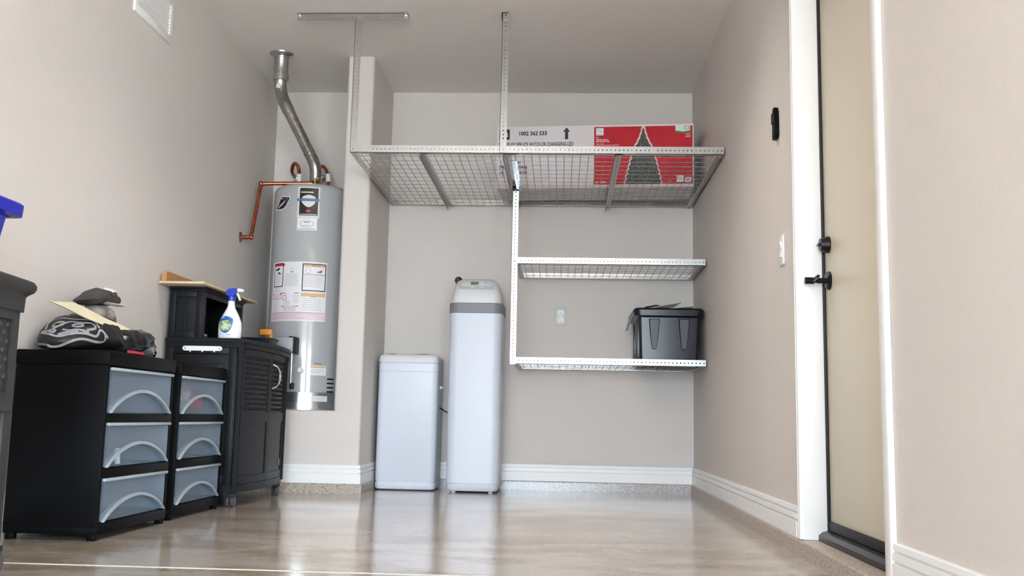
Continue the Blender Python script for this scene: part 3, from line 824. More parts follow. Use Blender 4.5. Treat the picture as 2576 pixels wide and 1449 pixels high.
def lines(t0, t1, z0, z1, step, short=0.8):
    z = z1
    while z > z0:
        ln.append((t0, t0+(t1-t0)*random.uniform(short, 1.0), z-0.0022, z)); z -= step
lines(-43, -29, 1.28, 1.34, 0.009); lines(-23, 1, 1.27, 1.345, 0.008); lines(6, 34, 1.262, 1.338, 0.010); lines(-45, -30, 1.235, 1.258, 0.010)
lines(-45, -31, 1.11, 1.185, 0.014); lines(5, 35, 1.11, 1.19, 0.012); lines(-23, -12, 1.15, 1.175, 0.008); lines(-8, 1, 1.165, 1.21, 0.010); lines(-45, 30, 1.062, 1.095, 0.014, 0.5)
patches('fine_print', lab, ln, 0.0018, 'inkgray')
patches('rule_lines', lab, [(-48, 38, 1.1005, 1.103), (5, 36, 1.343, 1.346), (-49, -27, 1.188, 1.190), (-26, 0, 1.1385, 1.1405), (16, 28, 1.3975, 1.4015), (16, 24, 1.2005, 1.2035), (-14.5, -9, 1.356, 1.361)], 0.0019, 'inkmid')
patches('pictogram', lab, [(-42, -35, 1.372, 1.382), (-38, -33, 1.378, 1.388), (-35, -31, 1.347, 1.355), (-37, -34, 1.352, 1.361)], 0.0018, 'dark')
bm = B()
for th, z, r0, r1 in ((-12, 1.378, 0.0095, 0.007), (11.5, 1.37, 0.018, 0.0155), (-22, 1.195, 0.018, 0.012)):
    loft(bm, [[cyl(th+math.degrees(r*math.cos(a)/HR), z+r*math.sin(a), 0.0018) for a in [2*PI*k/18 for k in range(18)]] for r in (r0, r1)], False, False)
obj('round_mark', bm, 'inkgray', lab)['kind'] = 'stuff'
bm = B(); vv = [bm.verts.new(cyl(a, z, 0.0018)) for a, z in ((23, 1.357), (30.5, 1.357), (31, 1.380), (28.5, 1.369), (26.5, 1.366))]; bm.faces.new(vv); obj('flame_mark', bm, 'inkred', lab)
# maker badge, energy label, oval sticker
bd = patches('badge', heater, [(-8.5, 23.2, 1.705, 1.908)], 0.0008, 'silverprint')
patches('badge_field', bd, [(-5.6, 20.8, 1.722, 1.900)], 0.0014, 'badge_black')
patches('badge_silver', bd, [(-4, 14, 1.869, 1.876), (-5, 19.5, 1.727, 1.731)], 0.002, 'silverprint')
patches('badge_band', bd, [(-9, 22.5, 1.814, 1.832)], 0.0034, 'badge_blue')
bm = B()
out = [(-2, 1.842), (3, 1.852), (7.5, 1.856), (12, 1.852), (17, 1.842), (17, 1.806), (14, 1.790), (11, 1.780), (7.5, 1.775), (4, 1.780), (1, 1.790), (-2, 1.806)]
c = bm.verts.new(cyl(7.5, 1.82, 0.0026)); vv = [bm.verts.new(cyl(a, z, 0.0026)) for a, z in out]
for i in range(len(vv)): bm.faces.new((vv[i], vv[(i+1) % len(vv)], c))
obj('badge_shield', bm, 'silverprint', bd)
bm = B(); vv = [bm.verts.new(cyl(7.5+3.8*math.cos(a), 1.751+0.008*math.sin(a), 0.002)) for a in [2*PI*k/14 for k in range(14)]]; bm.faces.new(vv); obj('badge_red_mark', bm, 'inkred', bd)
el = patches('energy_label', heater, [(-7.6, 20.6, 1.627, 1.704)], 0.0008, 'paper')
bm = B()
for r0, r1 in ((1.0, 0.94),):
    loft(bm, [[cyl(6.5+9.5*r*math.cos(a), 1.668+0.026*r*math.sin(a), 0.0015) for a in [2*PI*k/28 for k in range(28)]] for r in (r0, r1)], False, False)
patch(bm, 2, 11, 1.676, 1.682, 0.0015); patch(bm, 0, 12, 1.653, 1.656, 0.0015); patch(bm, -6, 18, 1.634, 1.637, 0.0015); obj('energy_print', bm, 'inkmid', el)
def sticker(name, parent, pts, off, m):
    bm = B(); cx = sum(p[0] for p in pts)/len(pts); cz = sum(p[1] for p in pts)/len(pts)
    R = [[bm.verts.new(cyl(cx+(a-cx)*s, cz+(z-cz)*s, off)) for a, z in pts] for s in (1, .5)]
    ring_faces(bm, R[0], R[1]); c = bm.verts.new(cyl(cx, cz, off))
    for i in range(len(pts)): bm.faces.new((R[1][i], R[1][(i+1) % len(pts)], c))
    return obj(name, bm, m, parent)
ov = [(-36, 1.856), (-31, 1.857), (-27.5, 1.849), (-22, 1.852), (-19.5, 1.842), (-21, 1.826), (-24, 1.812), (-26, 1.79), (-31, 1.772), (-37, 1.765), (-43, 1.768), (-50, 1.766), (-53, 1.776), (-48, 1.796), (-45, 1.815), (-42, 1.836)]
st = sticker('oval_sticker', heater, ov, 0.0008, 'silverprint')
sticker('sticker_field', st, [(-34.5+(a+34.5)*0.86, 1.81+(z-1.81)*0.86) for a, z in ov], 0.0014, 'badge_black')
sticker('sticker_stripe', st, [(-46, 1.787), (-36, 1.812), (-26, 1.842), (-22.5, 1.842), (-23.5, 1.830), (-34, 1.796), (-45, 1.774), (-49, 1.775)], 0.002, 'navy')
sticker('sticker_text', st, [(-44, 1.789), (-36, 1.807), (-30, 1.824), (-30, 1.816), (-36, 1.797), (-44, 1.780)], 0.0026, 'silverprint')
sticker('sticker_red', st, [(-38, 1.838), (-32, 1.846), (-31, 1.840), (-37, 1.831)], 0.002, 'inkred')
# lower details
sl = patches('small_label', heater, [(20.2, 43.6, 0.711, 0.771)], 0.0008, 'paper')
patches('orange_header', sl, [(21, 43, 0.757, 0.768)], 0.0014, 'inkorange')
patches('fine_print', sl, [(22, 40, 0.744, 0.747), (22, 42, 0.735, 0.738), (22, 38, 0.725, 0.728)], 0.0014, 'inkgray')
patches('mark_plate', heater, [(26, 36, 0.782, 0.789)], 0.001, 'inkmid')
for k in range(4):
    bm = B(); n = 4
    patch(bm, 46, 58, 0.606+0.0265*k, 0.616+0.0265*k, 0.001); obj('vent_slot', bm, 'dark', heater)
patches('skirt_label', heater, [(25, 47.5, 0.548, 0.584)], 0.0006-0.003+0.0035, 'silverprint')
bm = B(); p = cyl(8, 0.739, -0.004); lathe(bm, tuple(p), [(0.020, 0), (0.020, -0.010), (0.013, -0.014), (0.013, -0.040), (0.0, -0.041)], 20, 'y'); obj('drain_valve', bm, 'white', heater)
bm = B(); box(bm, -2.650, -2.530, -0.725, -0.595, 0.842, 0.938, 0.012); gv = obj('gas_valve', bm, 'caster_light', heater)
bm = B(); box(bm, -2.532, -2.523, -0.728, -0.60, 0.838, 0.942, 0.004)
for yy in (-0.715, -0.66): box(bm, -2.56, -2.54, yy-0.01, yy+0.01, 0.936, 0.944, 0.003)
obj('valve_gasket', bm, 'rubber', gv)
bm = B(); tube(bm, fillet([(-2.545, -0.69, 0.845), (-2.545, -0.69, 0.74), (-2.548, -0.675, 0.62)], 0.02), 0.006, 8); obj('burner_tube', bm, 'silver', heater)
bm = B(); lathe(bm, (-2.540, -0.675, 0.640), [(0.010, -0.02), (0.014, -0.012), (0.014, 0.012), (0.010, 0.02)], 14); obj('igniter_knob', bm, 'dark', heater)
# water connections on top
bm = B(); tube(bm, fillet([(-2.925, -0.645, 1.571), (-2.856, -0.645, 1.571), (-2.846, -0.535, 1.945), (-2.53, -0.46, 1.968)], 0.03, 6), 0.0125, 12)
pipe = tag(obj('relief_pipe', bm, 'copper', origin=(-2.9, -0.645, 1.57)), 'bent copper relief pipe from the left wall to the heater top', 'pipe')
bm = B(); lathe(bm, (XL, -0.645, 1.571), [(0.0, 0.001), (0.034, 0.001), (0.034, 0.004), (0.018, 0.010), (0.0, 0.0105)], 24, 'x'); obj('escutcheon', bm, 'duct', pipe)
for p in ((-2.856, -0.645, 1.571), (-2.846, -0.535, 1.945)):
    bm = B(); bmesh.ops.create_uvsphere(bm, u_segments=14, v_segments=10, radius=0.0165, matrix=Matrix.Translation(p)); obj('elbow', bm, 'copper', pipe)
bm = B(); lathe(bm, (-2.515, -0.445, 1.945), [(0.016, 0), (0.016, 0.03), (0.022, 0.034), (0.022, 0.046), (0.010, 0.05), (0.010, 0.06)], 14); box(bm, -2.53, -2.49, -0.449, -0.441, 2.003, 2.007, 0.001); obj('relief_valve', bm, 'brass', heater)
def flex(name, label, pts, wall, white):
    bm = B(); tube(bm, chaikin(pts, 3, False), 0.0115, 12)
    o = tag(obj(name, bm, 'copper', origin=wall), label, 'pipe')
    bm = B(); lathe(bm, (wall[0], -0.001, wall[2]), [(0.028, 0), (0.028, -0.004), (0.014, -0.012), (0.014, -0.05), (0.02, -0.055), (0.02, -0.075), (0.0, -0.076)], 20, 'y'); obj('wall_valve', bm, 'chrome', o)
    bm = B(); tube(bm, white, 0.017, 12); obj('white_sleeve', bm, 'white', o)
flex('water_pipe', 'looped copper flex pipe left of the flue', [(-2.755, -0.07, 2.105), (-2.755, -0.15, 2.11), (-2.745, -0.20, 2.13), (-2.727, -0.22, 2.168), (-2.700, -0.22, 2.155), (-2.685, -0.22, 2.10), (-2.682, -0.23, 1.95)], (-2.755, 0, 2.105), [(-2.684, -0.224, 2.085), (-2.682, -0.23, 2.01)])
flex('water_pipe', 'looped copper flex pipe right of the flue', [(-2.575, -0.07, 2.115), (-2.575, -0.14, 2.12), (-2.555, -0.18, 2.15), (-2.530, -0.20, 2.152), (-2.500, -0.21, 2.118), (-2.482, -0.22, 2.06), (-2.480, -0.23, 1.95)], (-2.575, 0, 2.115), [(-2.489, -0.217, 2.09), (-2.482, -0.221, 2.035)])
# flue
flue = thing('flue_pipe', 'jointed metal flue pipe from the heater up to the ceiling', 'flue', (-2.535, -0.36, 1.955))
A0, A1, A2, A3 = Vector((-2.535, -0.365, 1.955)), Vector((-2.534, -0.37, 2.105)), Vector((-2.700, -0.640, 2.478)), Vector((-2.690, -0.745, 2.560))
def seg(name, p, q, r, m='duct', n=24): bm = B(); tube(bm, [p, q], r, n); return obj(name, bm, m, flue)
bm = B(); tube(bm, fillet([A0, A1, A1.lerp(A2, 0.22)], 0.07, 3), 0.0385, 24); obj('lower_elbow', bm, 'duct', flue)
bm = B(); lathe(bm, (A0.x, A0.y, 1.950), [(0.075, 0), (0.072, 0.012), (0.045, 0.022), (0.045, 0.045), (0.038, 0.046)], 28); obj('draft_collar', bm, 'duct', flue)
seg('straight_section', A1.lerp(A2, 0.2), A1.lerp(A2, 0.86), 0.0365)
bm = B(); tube(bm, fillet([A1.lerp(A2, 0.83), A2, Vector((-2.692, -0.735, 2.53)), Vector((-2.690, -0.745, 2.585))], 0.05, 3), 0.0395, 24); obj('upper_elbow', bm, 'duct', flue)
for f in (0.205, 0.83, 0.96):
    p = A1.lerp(A2, f); d = (A2-A1).normalized()*0.004; seg('seam_ring', p-d, p+d, 0.0408)
bm = B(); lathe(bm, (-2.688, -0.748, 0), [(0.049, 2.560), (0.050, 2.600), (0.045, 2.606), (0.045, 2.70), (0.047, 2.705)], 28, cap0=True); obj('upper_sleeve', bm, 'duct', flue)
bm = B(); lathe(bm, (-2.688, -0.748, 0), [(0.045, 2.708), (0.048, 2.716), (0.062, 2.722), (0.073, 2.731), (0.075, 2.7385), (0.0, 2.7388)], 36); obj('ceiling_flange', bm, 'duct', flue)
bm = B(); box(bm, -2.705, -2.678, -0.782, -0.776, 2.505, 2.535, 0.002); obj('flue_tag', bm, 'silverprint', flue)

# ------------------------------------------------------------------ brine tank and water softener
brine = thing('brine_tank', 'short white brine tank beside the wall partition', 'tank', (-1.878, -0.19, 0))
bx0, bx1, by0, by1 = -2.072, -1.682, -0.345, -0.030
def rr(g, z, r=0.042): return rrect(bx0-g, bx1+g, by0-g, by1+g, z, r+g)
bm = B(); loft(bm, [rr(-0.020, 0.004), rr(-0.006, 0.010), rr(0, 0.022), rr(0.0, 0.048), rr(-0.006, 0.051), rr(-0.006, 0.056)]); obj('base', bm, 'softener', brine)
bm = B(); loft(bm, [rr(-0.003, 0.056), rr(-0.001, 0.060), rr(-0.001, 0.752), rr(-0.0035, 0.7545), rr(-0.0035, 0.757), rr(-0.001, 0.7595), rr(-0.001, 0.806), rr(-0.005, 0.810), rr(-0.005, 0.814)]); obj('tank_body', bm, 'softener', brine)
bm = B(); loft(bm, [rr(-0.003, 0.8125), rr(0.001, 0.816), rr(0.0, 0.842), rr(-0.006, 0.856), rr(-0.016, 0.864), rr(-0.04, 0.870), rr(-0.10, 0.874)]); obj('tank_lid', bm, 'softener_lid', brine)
bm = B(); lathe(bm, (bx1-0.002, -0.19, 0.66), [(0.012, 0), (0.012, 0.008), (0.006, 0.012), (0.006, 0.02), (0, 0.021)], 14, 'x'); obj('overflow_fitting', bm, 'white', brine)
bm = B(); tube(bm, chaikin([(bx1, -0.20, 0.528), (bx1+0.02, -0.22, 0.520), (-1.635, -0.25, 0.502), (-1.597, -0.25, 0.498)], 2, False), 0.0045, 8); tag(obj('brine_hose', bm, 'cord', origin=(-1.64, -0.22, 0.51)), 'thin black hose between the two white tanks', 'hose')

soft = thing('water_softener', 'tall white water softener with grey band and display', 'water softener', (-1.438, -0.23, 0))
sx0, sx1, sy0, sy1 = -1.606, -1.272, -0.425, -0.060
def sr(g, z, r=0.055): return rrect(sx0-g, sx1+g, sy0-g, sy1+g, z, max(0.012, r+g), 7)
bm = B(); loft(bm, [sr(-0.030, 0.008), sr(-0.012, 0.012), sr(-0.002, 0.026), sr(0.0, 0.048), sr(-0.006, 0.051), sr(-0.006, 0.056)])
for x in (sx0+0.05, sx1-0.05):
    for y in (sy0+0.05, sy1-0.05): lathe(bm, (x, y, 0), [(0.014, 0.0), (0.014, 0.010)], 10)
obj('base', bm, 'softener', soft)
bm = B(); loft(bm, [sr(-0.003, 0.056), sr(0.0, 0.060), sr(0.002, 0.6), sr(0.003, 1.136)]); obj('body', bm, 'softener', soft)
bm = B(); loft(bm, [sr(0.004, 1.134), sr(0.007, 1.137), sr(0.007, 1.196), sr(0.003, 1.200)]); obj('band', bm, 'band', soft)
bm = B()
def cap(hw, yf, yb, z, r): return rrect(-1.439-hw, -1.439+hw, yf, yb, z, r, 7)
loft(bm, [cap(0.163, -0.423, -0.062, 1.199, 0.055), cap(0.162, -0.424, -0.064, 1.235, 0.055), cap(0.158, -0.422, -0.066, 1.262, 0.055), cap(0.150, -0.414, -0.07, 1.290, 0.05), cap(0.137, -0.396, -0.075, 1.326, 0.045), cap(0.128, -0.380, -0.08, 1.346, 0.045), cap(0.116, -0.366, -0.085, 1.357, 0.045), cap(0.096, -0.345, -0.10, 1.365, 0.045), cap(0.05, -0.29, -0.15, 1.369, 0.045)])
capo = obj('top_cover', bm, 'softener_lid', soft)
def pp(x, f, off):   # on the sloped control face
    a, b = Vector((0, -0.4145, 1.289)), Vector((0, -0.3815, 1.346)); n = Vector((0, -(b.z-a.z), b.y-a.y)).normalized()
    p = a.lerp(b, f)+n*off; return Vector((x, p.y, p.z))
def panel(bm, x0, x1, f0, f1, off, th): prism(bm, [pp(x0, f0, off), pp(x1, f0, off), pp(x1, f1, off), pp(x0, f1, off)], pp(0, 0, th)-pp(0, 0, 0))
bm = B(); prism(bm, [pp(-1.556, 0.0, -0.004), pp(-1.322, 0.0, -0.004), pp(-1.328, 0.98, -0.004), pp(-1.548, 0.98, -0.004)], pp(0, 0, 0.0055)-pp(0, 0, 0)); obj('control_panel', bm, 'softener_panel', soft, smooth=0)
bm = B(); panel(bm, -1.478, -1.428, 0.52, 0.90, 0.0012, 0.0015); obj('display', bm, 'lcd', soft, smooth=0)
for x, f in ((-1.405, 0.80), (-1.405, 0.52), (-1.405, 0.22), (-1.465, 0.25)):
    bm = B(); cc = pp(x, f, 0.002)
    ux = Vector((1, 0, 0)); uf = (pp(0, 1, 0)-pp(0, 0, 0)).normalized(); un = (pp(0, 0, 1)-pp(0, 0, 0))
    loft(bm, [[cc+ux*(0.012*s*math.cos(a))+uf*(0.0045*s*math.sin(a))+un*h for a in [2*PI*k/16 for k in range(16)]] for s, h in ((1, 0), (1, 0.002), (0.7, 0.0035))]); obj('button', bm, 'white', soft)
for x in (-1.601+0.0, -1.277):
    pass
stub = thing('pipe_stub', 'copper pipe with black wall collar behind the softener', 'pipe', (-1.603, 0, 1.40))
bm = B(); lathe(bm, (-1.600, -0.001, 1.402), [(0.026, 0), (0.026, -0.006), (0.020, -0.020), (0.013, -0.024)], 20, 'y'); obj('wall_collar', bm, 'rubber', stub)
bm = B(); tube(bm, fillet([(-1.600, -0.005, 1.402), (-1.600, -0.045, 1.402), (-1.606, -0.050, 1.30), (-1.59, -0.05, 1.2)], 0.02), 0.011, 10); obj('copper_tube', bm, 'copper', stub)

# ------------------------------------------------------------------ drawer units along the left wall
def caster(parent, x, y, r=0.028, z=0.0, m='caster', big=False):
    bm = B()
    for s in (-0.011, 0.011):
        lathe(bm, (x+s, y, z+r), [(r*0.5, -0.008), (r, -0.006), (r, 0.006), (r*0.5, 0.008)], 20, 'x')
    w = obj('caster', bm, m, parent)
    bm = B(); box(bm, x-0.006, x+0.006, y-0.010, y+0.014, z+r*0.7, z+2*r+0.012, 0.003); box(bm, x-0.022, x+0.022, y-0.02, y+0.018, z+2*r-0.004, z+2*r+0.014, 0.004); obj('fork', bm, 'rubber', w)
def drawer_unit(y0, y1, label, ztop=0.690, xf=-2.552):
    xb = -2.905
    u = thing('drawer_unit', label, 'drawers', ((xb+xf)/2, (y0+y1)/2, 0), 'black three drawer units along the left wall')
    bm = B(); box(bm, xb, xf+0.006, y0, y1, ztop-0.055, ztop, 0.008); obj('top_panel', bm, 'black_plastic', u)
    for ya, yb in ((y0+0.004, y0+0.026), (y1-0.026, y1-0.004)):
        bm = B(); box(bm, xb+0.004, xf, ya, yb, 0.045, ztop-0.053, 0.004); obj('side_panel', bm, 'black_plastic', u)
    bm = B(); box(bm, xb+0.002, xb+0.010, y0+0.026, y1-0.026, 0.045, ztop-0.053); obj('back_panel', bm, 'black_plastic', u)
    for k, (za, zb) in enumerate(((0.425, 0.458), (0.222, 0.258), (0.022, 0.062))):
        bm = B(); box(bm, xb+0.004, xf+0.002, y0+0.005, y1-0.005, za, zb, 0.004); obj('rail' if k < 2 else 'bottom_panel', bm, 'black_plastic', u)
    for x in (xb+0.03, xf-0.02):
        for y in (y0+0.02, y1-0.02):
            bm = B(); box(bm, x-0.016, x+0.016, y-0.014, y+0.014, 0.0, 0.026, 0.004); obj('foot', bm, 'black_plastic', u)
    for za, zb in ((0.459, 0.628), (0.260, 0.424), (0.063, 0.221)):
        d0, d1 = y0+0.030, y1-0.028
        ins = 0.006
        # front sheet with an arched finger recess
        bm = B(); n = 24
        ym = (d0+d1)/2; hw = (d1-d0)/2-0.018; rise = (zb-za)*0.47
        arc = [(ym-hw*math.cos(PI*k/n), za+0.003+rise*math.sin(PI*k/n)**1.75) for k in range(n+1)]
        yA = [d0+(d1-d0)*(0.0 if k == 0 else (1.0 if k == n else (y-d0)/(d1-d0))) for k, (y, z) in enumerate(arc)]
        top = [bm.verts.new((xf, y, zb-0.010)) for y, z in arc]; low = [bm.verts.new((xf, y, z)) for y, z in arc]
        ring_faces(bm, low, top, False)
        # side fillers outside the arch
        for yy, i in ((d0+ins, 0), (d1-ins, n)):
            a = bm.verts.new((xf, yy, za)); b = bm.verts.new((xf, yy, zb-0.010)); bm.faces.new((a, b, top[i], low[i]))
        # recess roof and back
        lb = [bm.verts.new((xf-0.022, y, z)) for y, z in arc]; ring_faces(bm, low, lb, False)
        bl = [bm.verts.new((xf-0.022, y, za)) for y, z in arc]; ring_faces(bm, lb, bl, False)
        # tray: sides, back, bottom
        A = [(xf-0.001, d0+ins), (xb+0.02, d0+ins+0.004), (xb+0.02, d1-ins-0.004), (xf-0.001, d1-ins)]
        lo = [bm.verts.new((x, y, za+0.004)) for x, y in A]; hi = [bm.verts.new((x, y, zb-0.012)) for x, y in A]
        ring_faces(bm, lo, hi, False); bm.faces.new(lo)
        dr = obj('drawer', bm, 'frost', u, smooth=30)
        bm = B(); box(bm, xf-0.004, xf+0.010, d0, d1+0.004, zb-0.011, zb+0.001, 0.003); obj('drawer_lip', bm, 'rimwhite', dr)
        bm = B()
        band = 0.014
        outer = [(ym-(hw+0.011)*math.cos(PI*k/n), za+0.001+(rise+band)*math.sin(PI*k/n)**1.75) for k in range(n+1)]
        i0 = [bm.verts.new((xf, y, z)) for y, z in arc]; i1 = [bm.verts.new((xf+0.010, y, z)) for y, z in arc]
        o0 = [bm.verts.new((xf, y, z)) for y, z in outer]; o1 = [bm.verts.new((xf+0.010, y, z)) for y, z in outer]
        for a, b in ((i0, i1), (i1, o1), (o1, o0)): ring_faces(bm, a, b, False)
        obj('arched_pull', bm, 'rimwhite', dr)
    return u
drawer_unit(-3.127, -2.492, 'black drawer unit with a black bag lying on top')
drawer_unit(-2.398, -1.800, 'black drawer unit next to the tall black cabinet', 0.688, -2.566)
def blob(name, label, cat, m, c, r, seed, sq=(1, 1, 1)):
    bm = B(); bmesh.ops.create_icosphere(bm, subdivisions=3, radius=1)
    for v in bm.verts:
        k = 1+0.35*noise.noise(v.co*1.6+Vector((seed, 0, 0)))
        v.co = Vector((c[0]+v.co.x*r*sq[0]*k, c[1]+v.co.y*r*sq[1]*k, c[2]+v.co.z*r*sq[2]*k))
    return tag(obj(name, bm, m, origin=(c[0], c[1], c[2]-r*sq[2])), label, cat)
blob('red_toy', 'red rounded item inside the top drawer beside the cabinet', 'toy', 'redcloth', (-2.66, -1.98, 0.520), 0.055, 3, (0.9, 1.2, 0.85))
blob('crumpled_paper', 'pale crumpled paper inside the top drawer beside the cabinet', 'paper', 'glovewhite', (-2.64, -2.20, 0.545), 0.06, 8, (0.8, 1.3, 1.0))
blob('cloth_bundle', 'pinkish cloth inside the middle drawer under the bag', 'cloth', 'paper_pink', (-2.66, -3.0, 0.300), 0.05, 5, (0.8, 1.4, 0.7))
bm = B(); tube(bm, [(-2.60, -2.885, 0.266), (-2.60, -2.89, 0.325)], 0.011, 12); tag(obj('glue_stick', bm, 'white', origin=(-2.6, -2.885, 0.266)), 'small white tube upright in the middle drawer under the bag', 'tube')

# ------------------------------------------------------------------ tall black cabinet
cab = thing('resin_cabinet', 'black resin cabinet on casters with bowed doors and dimpled panels', 'cabinet', (-2.7, -1.32, 0))
cy0, cy1 = -1.745, -0.905
def bow(y, d=0.0): f = (y-(cy0+cy1)/2)/((cy1-cy0)/2); return -2.520+d+0.038*(1-f*f)
def foot(d, e=0.0, n=12):
    pts = [(-2.905-e*0, cy1+e), (-2.905, cy0-e)]
    for k in range(n+1):
        y = cy0-e+(cy1-cy0+2*e)*k/n; yy = max(cy0, min(cy1, y)); pts.append((bow(yy, d), y))
    return pts
def slab(bm, d, e, z0, z1):
    p = foot(d, e); loft(bm, [[(x, y, z) for x, y in p] for z in (z0, z1)])
bm = B(); slab(bm, 0.022, 0.014, 0.826, 0.846); slab(bm, 0.012, 0.006, 0.800, 0.826); obj('worktop', bm, 'resin', cab, smooth=20)
bm = B(); slab(bm, 0.006, 0.0, 0.072, 0.110); obj('plinth', bm, 'resin', cab, smooth=20)
bm = B(); box(bm, -2.905, -2.530, cy0+0.006, cy0+0.022, 0.11, 0.80, 0.002); sp = obj('side_panel', bm, 'resin', cab)
bm = B()
for x0, x1, z0, z1 in ((-2.905, -2.865, 0.11, 0.80), (-2.575, -2.537, 0.11, 0.80), (-2.865, -2.575, 0.765, 0.80), (-2.865, -2.575, 0.11, 0.16)):
    box(bm, x0, x1, cy0-0.002, cy0+0.008, z0, z1, 0.003)
box(bm, -2.84, -2.60, cy0+0.000, cy0+0.008, 0.46, 0.715, 0.006); box(bm, -2.84, -2.60, cy0+0.000, cy0+0.008, 0.19, 0.43, 0.006)
obj('side_frame', bm, 'resin', cab)
bm = B(); box(bm, -2.905, -2.530, cy1-0.02, cy1, 0.11, 0.80, 0.002); obj('side_panel', bm, 'resin', cab)
bm = B(); box(bm, -2.905, -2.897, cy0+0.02, cy1-0.02, 0.11, 0.80); obj('back_panel', bm, 'resin', cab)
for y in (cy0+0.012, cy1-0.012):
    bm = B(); lathe(bm, (-2.518, y, 0), [(0.017, 0.09), (0.017, 0.775), (0.021, 0.777), (0.021, 0.802), (0.015, 0.804)], 10); obj('corner_post', bm, 'resin', cab)
def curved(bm, ya, yb, z0, z1, d0, d1, n=8):
    ys = [ya+(yb-ya)*k/n for k in range(n+1)]
    poly = [(bow(y, d1), y) for y in ys]+[(bow(y, d0), y) for y in reversed(ys)]
    loft(bm, [[(x, y, z) for x, y in poly] for z in (z0, z1)])
ymid = -1.325
for ya, yb, hs in ((cy0+0.034, ymid-0.002, -1), (ymid+0.002, cy1-0.034, 1)):
    bm = B(); curved(bm, ya, yb, 0.112, 0.797, -0.014, -0.002)
    dd = obj('door', bm, 'resin', cab, smooth=20)
    bm = B()
    curved(bm, ya, ya+0.022, 0.112, 0.797, -0.004, 0.004, 2); curved(bm, yb-0.022, yb, 0.112, 0.797, -0.004, 0.004, 2)
    curved(bm, ya, yb, 0.112, 0.150, -0.004, 0.004); curved(bm, ya, yb, 0.425, 0.475, -0.004, 0.004); curved(bm, ya, yb, 0.765, 0.797, -0.004, 0.004)
    obj('door_frame', bm, 'resin', dd, smooth=20)
    bm = B()
    for i in range(10):
        for j in range(11):
            y = ya+0.045+(yb-ya-0.09)*(i+(0.5 if j % 2 else 0))/9.5; z = 0.492+0.026*j
            bmesh.ops.create_uvsphere(bm, u_segments=8, v_segments=5, radius=0.0088, matrix=Matrix.Translation((bow(y, -0.0025), y, z)) @ Matrix.Diagonal((0.75, 1, 1, 1)))
    o = obj('dimple_panel', bm, 'resin', dd, smooth=60); o['kind'] = 'stuff'
    if hs == 1:
        yh = ymid+0.045
        xh = bow(yh, 0.002)
        bm = B(); tube(bm, chaikin([(xh, yh-0.012, 0.735), (xh+0.030, yh-0.006, 0.722), (xh+0.040, yh+0.006, 0.670), (xh+0.030, yh-0.006, 0.622), (xh, yh-0.012, 0.608)], 3, False), 0.0085, 10); obj('handle', bm, 'chrome', dd)
        bm = B(); cc = Vector((bow(-1.02, -0.001), -1.02, 0.195)); lathe(bm, tuple(cc), [(0.024, 0), (0.024, 0.004), (0.0, 0.005)], 20, 'x'); obj('medallion', bm, 'caster', dd)
bm = B()
ring = [(-2.815, 0.7965), (-2.815, 0.7865)]
loft(bm, [[(x, y, z) for x, z in [(-2.803+(0.012*math.cos(a)), 0.792+0.012*math.sin(a)) for a in [PI/2+PI*k/8 for k in range(9)]]+[(-2.622+0.012*math.cos(a), 0.792+0.012*math.sin(a)) for a in [-PI/2+PI*k/8 for k in range(9)]]] for y in (cy0-0.003, cy0-0.012)])
for x in (-2.775, -2.712, -2.650): box(bm, x-0.004, x+0.004, cy0-0.012, cy0-0.004, 0.773, 0.782, 0.002)
hk = obj('hook_rail', bm, 'white', cab)
for x in (-2.803, -2.622):
    bm = B(); lathe(bm, (x, cy0-0.012, 0.792), [(0.0055, 0), (0.005, -0.002), (0, -0.0025)], 10, 'y'); obj('screw', bm, 'inkgray', hk)
for x, y in ((-2.535, cy0+0.035), (-2.535, cy1-0.035), (-2.86, cy0+0.035), (-2.86, cy1-0.035)): caster(cab, x, y, 0.027)

# hutch on the cabinet
hut = thing('desktop_hutch', 'black open hutch box standing on the tall cabinet', 'hutch', (-2.81, -1.43, 0.846))
hx0, hx1, hy0, hy1, hz0, hz1 = -2.905, -2.728, -1.735, -1.13, 0.8465, 1.088
bm = B(); box(bm, hx0, hx1, hy0, hy0+0.016, hz0, hz1, 0.002); obj('side_panel', bm, 'resin', hut)
bm = B(); box(bm, hx0, hx1, hy1-0.016, hy1, hz0, hz1, 0.002); obj('side_panel', bm, 'resin', hut)
bm = B(); box(bm, hx0, hx0+0.008, hy0+0.016, hy1-0.016, hz0, hz1); obj('back_panel', bm, 'resin', hut)
bm = B(); box(bm, hx0, hx1, hy0+0.016, hy1-0.016, hz0, hz0+0.008); obj('bottom_panel', bm, 'resin', hut)
bm = B()
for x0, x1, z0, z1 in ((hx0+0.002, hx0+0.035, hz0, hz1), (hx1-0.035, hx1-0.001, hz0, hz1), (hx0+0.035, hx1-0.035, hz1-0.030, hz1), (hx0+0.035, hx1-0.035, hz0, hz0+0.028), (-2.823, -2.813, hz0+0.028, hz1-0.03)):
    box(bm, x0, x1, hy0-0.006, hy0+0.002, z0, z1, 0.002)
obj('side_frame', bm, 'resin', hut)
bm = B(); box(bm, hx1-0.004, hx1+0.008, hy0-0.004, hy0+0.022, hz0, hz1, 0.004); box(bm, hx1-0.004, hx1+0.008, hy1-0.022, hy1+0.004, hz0, hz1, 0.004); box(bm, hx1-0.004, hx1+0.006, hy0, hy1, hz1-0.028, hz1, 0.003); obj('front_frame', bm, 'resin', hut)
bm = B(); box(bm, hx0, hx1+0.014, hy0-0.012, hy1+0.012, hz1, hz1+0.010, 0.004); box(bm, hx0, hx1+0.022, hy0-0.020, hy1+0.020, hz1+0.010, hz1+0.022, 0.005); obj('top_panel', bm, 'resin', hut)
